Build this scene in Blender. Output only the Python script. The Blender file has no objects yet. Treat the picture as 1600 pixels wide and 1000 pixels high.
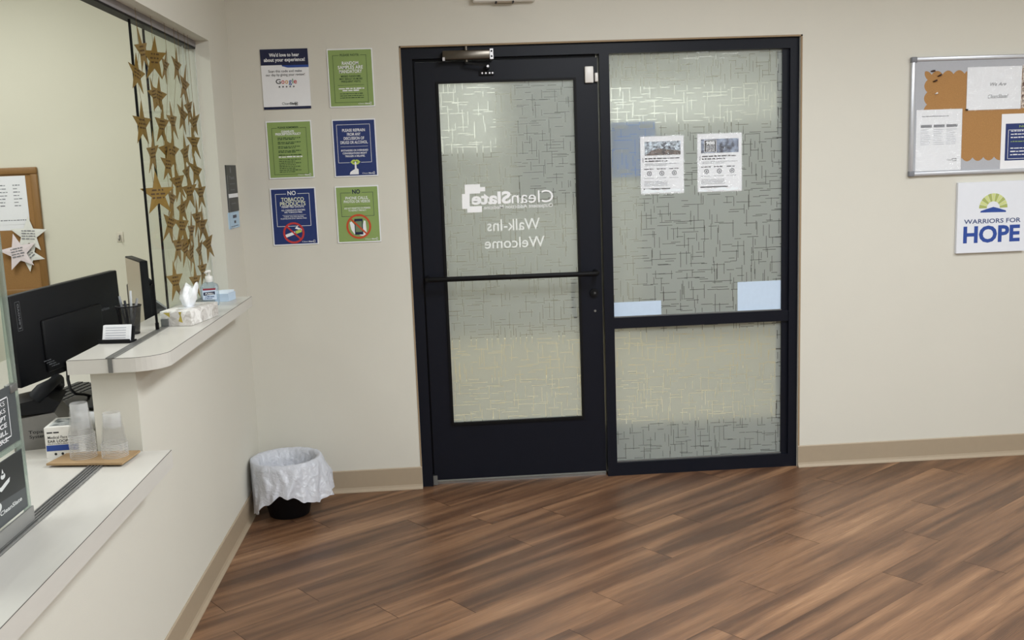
import bpy, bmesh, math, random
from mathutils import Vector, Matrix
random.seed(7)
SC = bpy.context.scene
COL = SC.collection
R = math.radians

# ------------------------------------------------------------------ camera, world, lights, exposure
FPX = 1561.8
CAM_LOC = Vector((.1717, -4.9054, 1.6018))
YAW, PITCH, ROLL = .0634, .1537, -.0366
fw = Vector((math.sin(YAW)*math.cos(PITCH), math.cos(YAW)*math.cos(PITCH), -math.sin(PITCH)))
r0 = Vector((math.cos(YAW), -math.sin(YAW), 0)); u0 = r0.cross(fw)
rt = r0*math.cos(ROLL) + u0*math.sin(ROLL); up = -r0*math.sin(ROLL) + u0*math.cos(ROLL)
cam = bpy.data.objects.new('camera', bpy.data.cameras.new('camera')); COL.objects.link(cam)
M = Matrix.Identity(4)
for i in range(3):
    M[i][0], M[i][1], M[i][2], M[i][3] = rt[i], up[i], -fw[i], CAM_LOC[i]
cam.matrix_world = M
cam.data.sensor_fit = 'HORIZONTAL'; cam.data.sensor_width = 36; cam.data.lens = 36*FPX/1600
cam.data.clip_start = .05; cam.data.clip_end = 60
SC.camera = cam

world = bpy.data.worlds.new('world'); SC.world = world; world.use_nodes = True
world.node_tree.nodes['Background'].inputs[0].default_value = (.8, .84, .9, 1)
world.node_tree.nodes['Background'].inputs[1].default_value = .05

def area(name, loc, sx, sy, power, col=(.95, 1, 1.04), rot=(0, 0, 0), spread=180):
    l = bpy.data.lights.new(name, 'AREA'); l.shape = 'RECTANGLE'; l.size = sx; l.size_y = sy
    l.energy = power; l.color = col; l.spread = R(spread)
    o = bpy.data.objects.new(name, l); COL.objects.link(o); o.location = loc; o.rotation_euler = rot
    return o
CEIL = 2.78
LP = 59
for lx in (1.2, 3.3):
    for ly in (-2.2, -4.4, -6.5):
        area('troffer_light', (lx, ly, CEIL-.012), .6, 1.2, LP*(1 if lx < 2 else .70)*(1.1 if ly > -3 else .66))
for ly in (-.75, -3.0):
    area('office_troffer_light', (-2.2, ly, CEIL-.012), .6, 1.2, 29, (.97, 1, .98))
area('vestibule_light', (1.2, 1.5, 2.6), 2.2, 1.0, 64, (.96, 1, 1.0), spread=180)

vs = SC.view_settings
vs.view_transform = 'Standard'; vs.look = 'None'; vs.gamma = 1; vs.use_curve_mapping = False
vs.exposure = 0.0
SC.cycles.transparent_max_bounces = 64; SC.cycles.sample_clamp_indirect = 5

# ------------------------------------------------------------------ helpers
def lin(c):
    c = c/255
    return c/12.92 if c <= .04045 else ((c+.055)/1.055)**2.4
def rgb(r, g, b): return (lin(r), lin(g), lin(b), 1)

MATS = {}
def mat(name, col, rough=.5, metal=0, var=.05, scale=40, bump=0, bscale=200, spec=.5, coat=0, stretch=None):
    """procedural principled material: base colour with a little noise, optional bump"""
    if name in MATS: return MATS[name]
    m = bpy.data.materials.new(name); m.use_nodes = True
    nt = m.node_tree; b = nt.nodes['Principled BSDF']
    b.inputs['Roughness'].default_value = rough; b.inputs['Metallic'].default_value = metal
    b.inputs['Specular IOR Level'].default_value = spec; b.inputs['Coat Weight'].default_value = coat
    tc = nt.nodes.new('ShaderNodeTexCoord')
    src = tc.outputs['Object']
    if stretch:
        mp = nt.nodes.new('ShaderNodeMapping'); mp.inputs['Scale'].default_value = stretch
        nt.links.new(src, mp.inputs['Vector']); src = mp.outputs['Vector']
    n = nt.nodes.new('ShaderNodeTexNoise'); n.inputs['Scale'].default_value = scale; n.inputs['Detail'].default_value = 3
    nt.links.new(src, n.inputs['Vector'])
    mx = nt.nodes.new('ShaderNodeMix'); mx.data_type = 'RGBA'
    mx.inputs[6].default_value = tuple(c*(1-var) for c in col[:3])+(1,)
    mx.inputs[7].default_value = tuple(min(1, c*(1+var)) for c in col[:3])+(1,)
    nt.links.new(n.outputs['Fac'], mx.inputs[0]); nt.links.new(mx.outputs[2], b.inputs['Base Color'])
    if bump:
        n2 = nt.nodes.new('ShaderNodeTexNoise'); n2.inputs['Scale'].default_value = bscale; n2.inputs['Detail'].default_value = 2
        nt.links.new(src, n2.inputs['Vector'])
        bp = nt.nodes.new('ShaderNodeBump'); bp.inputs['Strength'].default_value = bump; bp.inputs['Distance'].default_value = .002
        nt.links.new(n2.outputs['Fac'], bp.inputs['Height']); nt.links.new(bp.outputs['Normal'], b.inputs['Normal'])
    MATS[name] = m
    return m

def schlick(nt, f0, gloss=1):
    """reflectance of a thin sheet, the same from either side"""
    lw = nt.nodes.new('ShaderNodeLayerWeight'); lw.inputs['Blend'].default_value = .5
    p = nt.nodes.new('ShaderNodeMath'); p.operation = 'POWER'; p.inputs[1].default_value = 5
    nt.links.new(lw.outputs['Facing'], p.inputs[0])
    m = nt.nodes.new('ShaderNodeMath'); m.operation = 'MULTIPLY_ADD'; m.use_clamp = True
    m.inputs[1].default_value = (1-f0)*gloss; m.inputs[2].default_value = f0*gloss
    nt.links.new(p.outputs[0], m.inputs[0]); return m

def mat_clear(name, tint=(1, 1, 1), gloss=1.0, rough=.02, ior=1.45, extra=0, ecol=(.8, .85, .9)):
    """thin clear sheet: transparent with a fresnel sheen (and an optional milky share)"""
    if name in MATS: return MATS[name]
    m = bpy.data.materials.new(name); m.use_nodes = True
    nt = m.node_tree; nt.nodes.clear()
    out = nt.nodes.new('ShaderNodeOutputMaterial')
    t = nt.nodes.new('ShaderNodeBsdfTransparent'); t.inputs[0].default_value = tint+(1,)
    g = nt.nodes.new('ShaderNodeBsdfGlossy'); g.inputs['Roughness'].default_value = rough
    mul = schlick(nt, ((ior-1)/(ior+1))**2, gloss)
    mx = nt.nodes.new('ShaderNodeMixShader'); nt.links.new(mul.outputs[0], mx.inputs[0])
    base = t
    if extra:
        d = nt.nodes.new('ShaderNodeBsdfDiffuse'); d.inputs[0].default_value = ecol+(1,)
        tl = nt.nodes.new('ShaderNodeBsdfTranslucent'); tl.inputs[0].default_value = ecol+(1,)
        dm = nt.nodes.new('ShaderNodeMixShader'); dm.inputs[0].default_value = .5
        nt.links.new(d.outputs[0], dm.inputs[1]); nt.links.new(tl.outputs[0], dm.inputs[2])
        em = nt.nodes.new('ShaderNodeMixShader'); em.inputs[0].default_value = extra
        nt.links.new(t.outputs[0], em.inputs[1]); nt.links.new(dm.outputs[0], em.inputs[2]); base = em
    nt.links.new(base.outputs[0], mx.inputs[1]); nt.links.new(g.outputs[0], mx.inputs[2])
    nt.links.new(mx.outputs[0], out.inputs[0])
    MATS[name] = m
    return m

def text_mesh(s, bold=0, shear=0):
    cu = bpy.data.curves.new('glyphs', 'FONT'); cu.body = s; cu.size = 1; cu.offset = bold; cu.shear = shear
    cu.resolution_u = 3
    o = bpy.data.objects.new('glyphs', cu); COL.objects.link(o)
    dg = bpy.context.evaluated_depsgraph_get(); dg.update()
    me = bpy.data.meshes.new_from_object(o.evaluated_get(dg))
    vs_ = [v.co.copy() for v in me.vertices]; fs = [tuple(p.vertices) for p in me.polygons]
    bpy.data.objects.remove(o); bpy.data.meshes.remove(me); bpy.data.curves.remove(cu)
    return vs_, fs

class MB:
    def __init__(s): s.v = []; s.f = []; s.mi = []; s.sm = []
    def add(s, vs_, fs, mi=0, smooth=False):
        b = len(s.v); s.v += [tuple(v) for v in vs_]
        for f in fs: s.f.append(tuple(i+b for i in f)); s.mi.append(mi); s.sm.append(smooth)
        return s
    def box(s, a, b, mi=0):
        x0, x1 = sorted((a[0], b[0])); y0, y1 = sorted((a[1], b[1])); z0, z1 = sorted((a[2], b[2]))
        v = [(x, y, z) for z in (z0, z1) for y in (y0, y1) for x in (x0, x1)]
        return s.add(v, [(0, 2, 3, 1), (4, 5, 7, 6), (0, 1, 5, 4), (1, 3, 7, 5), (3, 2, 6, 7), (2, 0, 4, 6)], mi)
    def bbox(s, a, b, r=.004, mi=0, seg=2):
        """box with rounded edges"""
        bm = bmesh.new(); bmesh.ops.create_cube(bm, size=1)
        c = [(a[i]+b[i])/2 for i in range(3)]; d = [abs(b[i]-a[i]) for i in range(3)]
        for v in bm.verts: v.co = Vector((c[i]+v.co[i]*d[i] for i in range(3)))
        bmesh.ops.bevel(bm, geom=bm.edges[:], offset=r, segments=seg, profile=.5, affect='EDGES')
        bm.verts.index_update()
        s.add([v.co for v in bm.verts], [tuple(v.index for v in f.verts) for f in bm.faces], mi, True); bm.free()
        return s
    def obox(s, o, ax, ay, az, mi=0):
        """box from corner o along three edge vectors"""
        o, ax, ay, az = map(Vector, (o, ax, ay, az))
        v = [o+ax*i+ay*j+az*k for k in (0, 1) for j in (0, 1) for i in (0, 1)]
        return s.add(v, [(0, 2, 3, 1), (4, 5, 7, 6), (0, 1, 5, 4), (1, 3, 7, 5), (3, 2, 6, 7), (2, 0, 4, 6)], mi)
    def prism(s, poly, z0, z1, mi=0, axis='z'):
        """polygon extruded along an axis (poly = 2-D points in the other two, cyclic order)"""
        n = len(poly)
        def P(a, b, c): return {'z': (a, b, c), 'y': (a, c, b), 'x': (c, a, b)}[axis]
        v = [P(a, b, z0) for a, b in poly]+[P(a, b, z1) for a, b in poly]
        f = [tuple(range(n))[::-1], tuple(range(n, 2*n))]+[(i, (i+1) % n, n+(i+1) % n, n+i) for i in range(n)]
        return s.add(v, f, mi)
    def tube(s, pts, r, mi=0, n=10, cap=True):
        pts = [Vector(p) for p in pts]; rr = r if isinstance(r, (list, tuple)) else [r]*len(pts)
        v = []; f = []
        t0 = (pts[1]-pts[0]).normalized(); ref = Vector((0, 0, 1)) if abs(t0.z) < .9 else Vector((1, 0, 0))
        a = t0.cross(ref).normalized()
        for i, p in enumerate(pts):
            t = (pts[min(i+1, len(pts)-1)]-pts[max(i-1, 0)]).normalized()
            a = (a-t*a.dot(t)).normalized(); b = t.cross(a)
            for k in range(n):
                q = 2*math.pi*k/n; v.append(p+(a*math.cos(q)+b*math.sin(q))*rr[i])
        for i in range(len(pts)-1):
            for k in range(n): f.append((i*n+k, i*n+(k+1) % n, (i+1)*n+(k+1) % n, (i+1)*n+k))
        s.add(v, f, mi, True)
        if cap:
            m = len(pts)-1
            s.add(v[:n], [tuple(range(n))[::-1]], mi); s.add(v[m*n:], [tuple(range(n))], mi)
        return s
    def lathe(s, prof, c=(0, 0), n=24, mi=0, sx=1, sy=1):
        v = []; f = []
        for r, z in prof:
            for k in range(n):
                q = 2*math.pi*k/n; v.append((c[0]+r*sx*math.cos(q), c[1]+r*sy*math.sin(q), z))
        for i in range(len(prof)-1):
            for k in range(n): f.append((i*n+k, i*n+(k+1) % n, (i+1)*n+(k+1) % n, (i+1)*n+k))
        return s.add(v, f, mi, True)
    def scale(s, cx, cz, k):
        s.v = [(cx+(x-cx)*k, y, cz+(z-cz)*k) for x, y, z in s.v]; return s
    # ---- flat print on an x-z sheet whose front is at y (towards -y)
    def rect(s, x0, x1, z0, z1, y, mi=0):
        return s.add([(x0, y, z0), (x1, y, z0), (x1, y, z1), (x0, y, z1)], [(0, 1, 2, 3)], mi)
    def poly(s, pts, y, mi=0):
        return s.add([(x, y, z) for x, z in pts], [tuple(range(len(pts)))], mi)
    def outline(s, x0, x1, z0, z1, t, y, mi=0, gap=None):
        """rectangular line frame; gap=(ga,gb) leaves the top line open between ga and gb"""
        s.rect(x0, x1, z0, z0+t, y, mi); s.rect(x0, x0+t, z0, z1, y, mi); s.rect(x1-t, x1, z0, z1, y, mi)
        if gap: s.rect(x0, gap[0], z1-t, z1, y, mi); s.rect(gap[1], x1, z1-t, z1, y, mi)
        else: s.rect(x0, x1, z1-t, z1, y, mi)
        return s
    def ring(s, cx, cz, r0_, r1_, y, mi=0, n=40, a0=0, a1=360):
        v = []; f = []
        for k in range(n+1):
            q = R(a0+(a1-a0)*k/n)
            v += [(cx+r0_*math.cos(q), y, cz+r0_*math.sin(q)), (cx+r1_*math.cos(q), y, cz+r1_*math.sin(q))]
        for k in range(n): f.append((2*k, 2*k+1, 2*k+3, 2*k+2))
        return s.add(v, f, mi)
    def disc(s, cx, cz, rx, rz, y, mi=0, n=28):
        return s.poly([(cx+rx*math.cos(2*math.pi*k/n), cz+rz*math.sin(2*math.pi*k/n)) for k in range(n)], y, mi)
    def text(s, t, cx, z, w, h=None, y=0, mi=0, bold=0, mirror=False, shear=0, fr=None):
        """one line fitted to width w (and height h), centred on cx, baseline z; fr maps (x,y,z) to space"""
        vs_, fs = text_mesh(t, bold, shear)
        if not vs_: return s
        a = min(v.x for v in vs_); b = max(v.x for v in vs_)
        top = max(v.y for v in vs_)
        k = w/(b-a); kz = h/top if h else k
        pts = [((-1 if mirror else 1)*(v.x-(a+b)/2)*k+cx, y, v.y*kz+z) for v in vs_]
        if fr: pts = [fr(p) for p in pts]
        return s.add(pts, fs, mi)
    def words(s, x0, x1, z, h, y, mi=0, rng=random, last=1.0):
        """a row of print too small to read: short strokes word by word"""
        x = x0; xe = x0+(x1-x0)*last
        while x < xe-h:
            w = min(rng.uniform(1.2, 4.2)*h, xe-x)
            s.rect(x, x+w, z, z+h*rng.uniform(.6, .9), y, mi); x += w+.55*h
        return s
    def build(s, name, mats, parent=None, loc=None, rot=None):
        me = bpy.data.meshes.new(name); me.from_pydata(s.v, [], s.f)
        for m in (mats if isinstance(mats, (list, tuple)) else [mats]): me.materials.append(m)
        me.polygons.foreach_set('material_index', s.mi); me.polygons.foreach_set('use_smooth', s.sm)
        me.update()
        o = bpy.data.objects.new(name, me); COL.objects.link(o)
        if parent: o.parent = parent
        if loc: o.location = loc
        if rot: o.rotation_euler = rot
        return o

def fixn(o):
    bm = bmesh.new(); bm.from_mesh(o.data); bmesh.ops.remove_doubles(bm, verts=bm.verts, dist=1e-6)
    bmesh.ops.recalc_face_normals(bm, faces=bm.faces); bm.to_mesh(o.data); bm.free(); return o
def tag(o, label, cat=None, group=None, kind=None):
    o['label'] = label
    if cat: o['category'] = cat
    if group: o['group'] = group
    if kind: o['kind'] = kind
    return o
def thing(name, label, cat, loc, rotz=0, group=None):
    o = bpy.data.objects.new(name, None); COL.objects.link(o); o.location = loc; o.rotation_euler = (0, 0, rotz)
    o.empty_display_size = .05
    return tag(o, label, cat, group)
def struct(o, label=None, cat=None):
    o['kind'] = 'structure'
    if label: o['label'] = label
    if cat: o['category'] = cat
    return o
def kids(o): return [c for c in COL.objects if c.parent is o]
def copy_tree(o, parent=None):
    c = o.copy(); COL.objects.link(c); c.parent = parent
    for ch in kids(o): copy_tree(ch, c)
    return c

# ------------------------------------------------------------------ materials
WALL = mat('cream_paint', rgb(212, 209, 198), .75, var=.02, scale=3, bump=.12, bscale=240)
WALL2 = mat('office_paint', rgb(218, 215, 198), .75, var=.02, scale=3, bump=.1, bscale=240)
CEILM = mat('ceiling_tile', rgb(240, 238, 228), .9, var=.05, scale=120)
BASE = mat('vinyl_base', rgb(166, 150, 128), .5, var=.03)
BLACK = mat('black_metal', rgb(15, 18, 28), .42, var=.1, scale=20, spec=.2)
BLACK2 = mat('black_seal', rgb(10, 10, 12), .55, spec=.2)
ALU = mat('aluminium', rgb(165, 165, 165), .35, .85, var=.06, scale=60, stretch=(1, 1, .1))
ALUD = mat('dark_aluminium', rgb(122, 122, 120), .45, .5, var=.08)
CHROME = mat('worn_chrome', rgb(98, 92, 84), .28, .9, var=.15)
LAM = mat('white_laminate', rgb(206, 203, 196), .32, var=.035, scale=14, stretch=(4, 1, 4))
LAMEDGE = mat('laminate_seam', rgb(70, 66, 62), .6)
WHITE = mat('white_paper', rgb(236, 237, 240), .55, var=.015)
WPLAS = mat('white_plastic', rgb(238, 236, 232), .35, var=.02)
INK = mat('black_ink', rgb(30, 30, 34), .6)
GREYINK = mat('grey_ink', rgb(120, 122, 128), .6)
NAVY = mat('navy_print', rgb(24, 46, 106), .42, var=.04)
DNAVY = mat('dark_navy_print', rgb(12, 22, 62), .42, var=.04)
DKGREEN = mat('dark_green_ink', rgb(30, 62, 28), .5)
GREEN = mat('green_print', rgb(138, 162, 94), .42, var=.04)
LIME = mat('lime_print', rgb(186, 206, 96), .45)
PALEG = mat('pale_green_print', rgb(206, 213, 142), .5)
CREAMP = mat('cream_print', rgb(222, 226, 200), .5)
OLIVE = mat('olive_print', rgb(168, 178, 100), .5)
BLUEP = mat('blue_print', rgb(38, 72, 152), .45)
RED = mat('red_print', rgb(190, 52, 52), .45)
ORED = mat('orange_red_print', rgb(196, 74, 36), .45)
CORK = mat('cork', rgb(172, 128, 78), .9, var=.28, scale=260, bump=.4, bscale=300)
FELT = mat('grey_border_paper', rgb(176, 178, 184), .8, var=.05, scale=200)
OAK = mat('oak_frame', rgb(138, 101, 54), .5, var=.12, scale=20, stretch=(6, 6, 1))
GOLD = mat('gold_card', rgb(132, 105, 44), .42, .3, var=.2, scale=30)
GOLDINK = mat('brown_ink', rgb(74, 50, 14), .6)
STRING = mat('twine', rgb(120, 100, 60), .8)
BPLAS = mat('black_plastic', rgb(15, 16, 20), .5, var=.1, spec=.25)
BPLAS2 = mat('matt_black_plastic', rgb(22, 24, 29), .55, var=.1, spec=.25)
GREYP = mat('grey_plastic', rgb(120, 118, 114), .5)
SCREEN = mat('greige_screen', rgb(176, 168, 150), .35)  # beige reflection on the screen put into its base colour
CARDB = mat('cardboard', rgb(164, 136, 100), .85, var=.08, scale=60)
BLUEPAPER = mat('pale_blue_paper', rgb(196, 214, 234), .6)
DGREY = mat('charcoal_print', rgb(72, 77, 80), .45, var=.05)
DGREY2 = mat('dark_charcoal_print', rgb(40, 44, 46), .45, var=.06)
GLASSC = mat_clear('clear_glass', (.965, .98, .97), .22, .01)
PLASTIC = mat_clear('clear_plastic_sleeve', (.97, .98, 1), 1.3, .06)
CUPM = mat_clear('clear_cup_plastic', (.985, .985, .985), .22, .15, extra=.018, ecol=(.97, .97, .97))
CUPR = mat_clear('cup_rim_plastic', (.98, .98, .98), .8, .15, extra=.34, ecol=(.95, .96, .97))
GEL = mat_clear('clear_gel_bottle', (.86, .92, .97), 1.4, .05, extra=.22, ecol=(.75, .84, .93))

def mat_bag():
    m = bpy.data.materials.new('bin_liner_film'); m.use_nodes = True; nt = m.node_tree; nt.nodes.clear()
    out = nt.nodes.new('ShaderNodeOutputMaterial')
    d = nt.nodes.new('ShaderNodeBsdfDiffuse'); d.inputs[0].default_value = rgb(238, 241, 250)
    tl = nt.nodes.new('ShaderNodeBsdfTranslucent'); tl.inputs[0].default_value = rgb(236, 240, 250)
    a = nt.nodes.new('ShaderNodeMixShader'); a.inputs[0].default_value = .3
    tr = nt.nodes.new('ShaderNodeBsdfTransparent')
    b = nt.nodes.new('ShaderNodeMixShader'); b.inputs[0].default_value = .05
    g = nt.nodes.new('ShaderNodeBsdfGlossy'); g.inputs['Roughness'].default_value = .28
    c = nt.nodes.new('ShaderNodeMixShader'); c.inputs[0].default_value = .07
    n = nt.nodes.new('ShaderNodeTexNoise'); n.inputs['Scale'].default_value = 26; n.inputs['Detail'].default_value = 4; n.inputs['Distortion'].default_value = 1.2
    bp = nt.nodes.new('ShaderNodeBump'); bp.inputs['Strength'].default_value = .7; bp.inputs['Distance'].default_value = .012
    tc = nt.nodes.new('ShaderNodeTexCoord'); nt.links.new(tc.outputs['Object'], n.inputs['Vector'])
    nt.links.new(n.outputs['Fac'], bp.inputs['Height'])
    for x in (d, tl, g): nt.links.new(bp.outputs[0], x.inputs['Normal'])
    L = nt.links.new
    L(d.outputs[0], a.inputs[1]); L(tl.outputs[0], a.inputs[2]); L(a.outputs[0], b.inputs[1]); L(tr.outputs[0], b.inputs[2])
    L(b.outputs[0], c.inputs[1]); L(g.outputs[0], c.inputs[2]); L(c.outputs[0], out.inputs[0])
    return m
BAG = mat_bag()

def mat_film():
    """frosted film: a milky share plus a blurred view through"""
    m = bpy.data.materials.new('frosted_window_film'); m.use_nodes = True; nt = m.node_tree; nt.nodes.clear()
    L = nt.links.new
    out = nt.nodes.new('ShaderNodeOutputMaterial')
    d = nt.nodes.new('ShaderNodeBsdfDiffuse'); d.inputs[0].default_value = rgb(206, 212, 207)
    tl = nt.nodes.new('ShaderNodeBsdfTranslucent'); tl.inputs[0].default_value = rgb(170, 177, 174)
    a = nt.nodes.new('ShaderNodeMixShader'); a.inputs[0].default_value = .5
    tr = nt.nodes.new('ShaderNodeBsdfRefraction'); tr.inputs[0].default_value = (.92, .94, .92, 1)
    tr.inputs['IOR'].default_value = GIOR; tr.inputs['Roughness'].default_value = .42
    b = nt.nodes.new('ShaderNodeMixShader'); b.inputs[0].default_value = .33
    g = nt.nodes.new('ShaderNodeBsdfGlossy'); g.inputs['Roughness'].default_value = .16
    f = schlick(nt, .028); c = nt.nodes.new('ShaderNodeMixShader')
    L(d.outputs[0], a.inputs[1]); L(tl.outputs[0], a.inputs[2]); L(a.outputs[0], b.inputs[1]); L(tr.outputs[0], b.inputs[2])
    L(f.outputs[0], c.inputs[0]); L(b.outputs[0], c.inputs[1]); L(g.outputs[0], c.inputs[2]); L(c.outputs[0], out.inputs[0])
    return m
GIOR = 1.2
def mat_pane():
    m = bpy.data.materials.new('bare_window_glass'); m.use_nodes = True; nt = m.node_tree; nt.nodes.clear()
    L = nt.links.new
    out = nt.nodes.new('ShaderNodeOutputMaterial')
    tr = nt.nodes.new('ShaderNodeBsdfRefraction'); tr.inputs[0].default_value = (.97, .98, .97, 1); tr.inputs['IOR'].default_value = GIOR; tr.inputs['Roughness'].default_value = 0
    g = nt.nodes.new('ShaderNodeBsdfGlossy'); g.inputs['Roughness'].default_value = .02
    f = schlick(nt, .035); c = nt.nodes.new('ShaderNodeMixShader')
    L(f.outputs[0], c.inputs[0]); L(tr.outputs[0], c.inputs[1]); L(g.outputs[0], c.inputs[2]); L(c.outputs[0], out.inputs[0])
    return m
FILM = mat_film()
LINEGLASS = mat_pane()

def mat_floor():
    m = bpy.data.materials.new('wood_plank_vinyl'); m.use_nodes = True; nt = m.node_tree; b = nt.nodes['Principled BSDF']
    L = nt.links.new
    uv = nt.nodes.new('ShaderNodeUVMap'); uv.uv_map = 'plank'
    at = nt.nodes.new('ShaderNodeAttribute'); at.attribute_name = 'tone'
    def noise(sc, scale, detail, dist=0):
        mp = nt.nodes.new('ShaderNodeMapping'); mp.inputs['Scale'].default_value = sc
        L(uv.outputs[0], mp.inputs['Vector'])
        n = nt.nodes.new('ShaderNodeTexNoise'); n.inputs['Scale'].default_value = scale
        n.inputs['Detail'].default_value = detail; n.inputs['Distortion'].default_value = dist
        L(mp.outputs[0], n.inputs['Vector']); return n
    def mth(op, a, c, clamp=False):
        x = nt.nodes.new('ShaderNodeMath'); x.operation = op; x.use_clamp = clamp
        for i, q in enumerate((a, c)):
            if isinstance(q, (int, float)): x.inputs[i].default_value = q
            else: L(q, x.inputs[i])
        return x.outputs[0]
    broad = noise((.6, 11, 1), 1, 2, .4)        # long streaks
    fine = noise((9, 210, 1), 1, 5)              # pores
    mid = noise((1.3, 38, 1), 1, 3, .3)
    # cathedral figure, only in patches
    mpw = nt.nodes.new('ShaderNodeMapping'); mpw.inputs['Scale'].default_value = (1.3, 9, 1); L(uv.outputs[0], mpw.inputs['Vector'])
    wv = nt.nodes.new('ShaderNodeTexWave'); wv.wave_type = 'RINGS'; wv.inputs['Scale'].default_value = 7; wv.inputs['Distortion'].default_value = 5
    wv.inputs['Detail'].default_value = 2; wv.inputs['Detail Scale'].default_value = 1.2
    L(mpw.outputs[0], wv.inputs['Vector'])
    patch = noise((1.1, 12, 1), 1.0, 2)
    pm = nt.nodes.new('ShaderNodeMapRange'); pm.inputs[1].default_value = .50; pm.inputs[2].default_value = .60; L(patch.outputs['Fac'], pm.inputs[0])
    v = mth('ADD', mth('MULTIPLY', broad.outputs['Fac'], 1.35), mth('MULTIPLY', mid.outputs['Fac'], .26))
    v = mth('ADD', v, mth('MULTIPLY', fine.outputs['Fac'], .50))
    v = mth('ADD', v, mth('MULTIPLY', at.outputs['Fac'], .16))
    v = mth('SUBTRACT', v, mth('MULTIPLY', mth('MULTIPLY', wv.outputs['Fac'], pm.outputs[0]), .34))
    v = mth('SUBTRACT', v, .715)
    cr = nt.nodes.new('ShaderNodeValToRGB'); L(v, cr.inputs[0])
    e = cr.color_ramp.elements
    e[0].position = .05; e[0].color = rgb(72, 50, 36); e[1].position = .95; e[1].color = rgb(178, 142, 108)
    for p, c in ((.27, (96, 68, 49)), (.46, (118, 86, 62)), (.66, (140, 105, 77))):
        x = e.new(p); x.color = rgb(*c)
    L(cr.outputs[0], b.inputs['Base Color'])
    rr = nt.nodes.new('ShaderNodeMapRange'); rr.inputs[3].default_value = .3; rr.inputs[4].default_value = .46; L(fine.outputs['Fac'], rr.inputs[0])
    L(rr.outputs[0], b.inputs['Roughness']); b.inputs['Specular IOR Level'].default_value = .45
    bp = nt.nodes.new('ShaderNodeBump'); bp.inputs['Strength'].default_value = .25; bp.inputs['Distance'].default_value = .001
    L(fine.outputs['Fac'], bp.inputs['Height']); L(bp.outputs[0], b.inputs['Normal'])
    return m
FLOORM = mat_floor()
SEAM = mat('floor_seam', rgb(40, 28, 21), .7)

# ------------------------------------------------------------------ room shell
XL, XR, YF = -.8035, 4.6, -7.6          # left wall face, right wall, wall behind the camera
LB = XL-.137                             # office face of the left wall
HZ = 2.177                               # underside of the header over the counter
FWD, FH = 1.9407, 2.17                   # door frame

def build_floor():
    th = R(36.25); w = .1655; off = .005; LEN = 1.278
    ca, sa = math.cos(th), math.sin(th)
    known = {-15: .961, -13: 1.101, -12: 1.478, -11: .735, -10: 1.011, -9: .19, -8: .583, -7: .356, -6: -.126, -5: -1.059, -4: -.08, -3: -.32}
    bm = bmesh.new(); uvl = bm.loops.layers.uv.new('plank'); tone = bm.faces.layers.float.new('tone')
    rng = random.Random(5); g = .0009
    for k in range(-66, 18):
        j = known.get(k, rng.uniform(0, LEN)); j -= math.ceil((j+8)/LEN)*LEN
        u = j
        while u < 9:
            a, b, c, d = u+g, u+LEN-g, off+k*w+g*.35, off+(k+1)*w-g*.35
            pts = [(a, c), (b, c), (b, d), (a, d)]
            if any(XL-1.4 < p*ca-q*sa < XR+1.4 and YF-1.4 < p*sa+q*ca < 1.5 for p, q in pts):
                vs_ = [bm.verts.new((p*ca-q*sa, p*sa+q*ca, 0)) for p, q in pts]
                f = bm.faces.new(vs_); ou, ov = rng.uniform(0, 60), rng.uniform(0, 60)
                f[tone] = rng.random()
                for lp, (p, q) in zip(f.loops, pts): lp[uvl].uv = (p-u+ou, q-c+ov)
            u += LEN
    for co, no in (((XL, 0, 0), (-1, 0, 0)), ((XR, 0, 0), (1, 0, 0)), ((0, YF, 0), (0, -1, 0)), ((0, .12, 0), (0, 1, 0))):
        bmesh.ops.bisect_plane(bm, geom=bm.verts[:]+bm.edges[:]+bm.faces[:], plane_co=co, plane_no=no, clear_outer=True)
    vs_ = [bm.verts.new(p) for p in ((XL, YF, -.0012), (XR, YF, -.0012), (XR, .12, -.0012), (XL, .12, -.0012))]
    f = bm.faces.new(vs_); f.material_index = 1
    me = bpy.data.meshes.new('floor'); bm.to_mesh(me); bm.free()
    me.materials.append(FLOORM); me.materials.append(SEAM)
    o = bpy.data.objects.new('floor', me); COL.objects.link(o)
    return struct(o, 'brown wood plank floor laid on the diagonal')
build_floor()
struct(MB().box((-4.2, YF-.15, CEIL), (XR+.15, .75, CEIL+.1)).build('ceiling', CEILM))
# back wall around the door opening
wb = MB()
wb.box((XL, 0, 0), (0, .15, CEIL)); wb.box((FWD, 0, 0), (XR, .15, CEIL)); wb.box((0, 0, FH+.004), (FWD, .15, CEIL))
struct(wb.build('wall_back', WALL), 'cream wall with the black door')
# left wall: far strip, header, low wall with a tall part under the high counter
YS, YP = -.40, -1.80
wl = MB()
wl.box((LB, YS, 0), (XL, .75, CEIL)); wl.box((LB, YF, HZ), (XL, YS, CEIL))
wl.box((LB, YP, 0), (XL, YS, 1.018)); wl.box((LB, YF, 0), (XL, YP, .713))
struct(wl.build('wall_left', WALL), 'cream partition wall with the reception opening')
struct(MB().box((XR, YF, 0), (XR+.15, .15, CEIL)).build('wall_right', WALL))
struct(MB().box((-4.2, YF-.15, 0), (XR+.15, YF, CEIL)).build('wall_front', WALL))
struct(MB().box((-4.2, .6, 0), (LB, .75, CEIL)).build('wall_office_back', WALL2), 'cream office wall behind the counter')
struct(MB().box((-4.2, YF, 0), (-4.05, .6, CEIL)).build('wall_office_left', WALL2))
struct(MB().box((-4.05, YF, -.05), (LB, .6, 0)).build('floor_office', mat('office_carpet', rgb(96, 94, 92), .9, var=.2, scale=300)))
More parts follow.
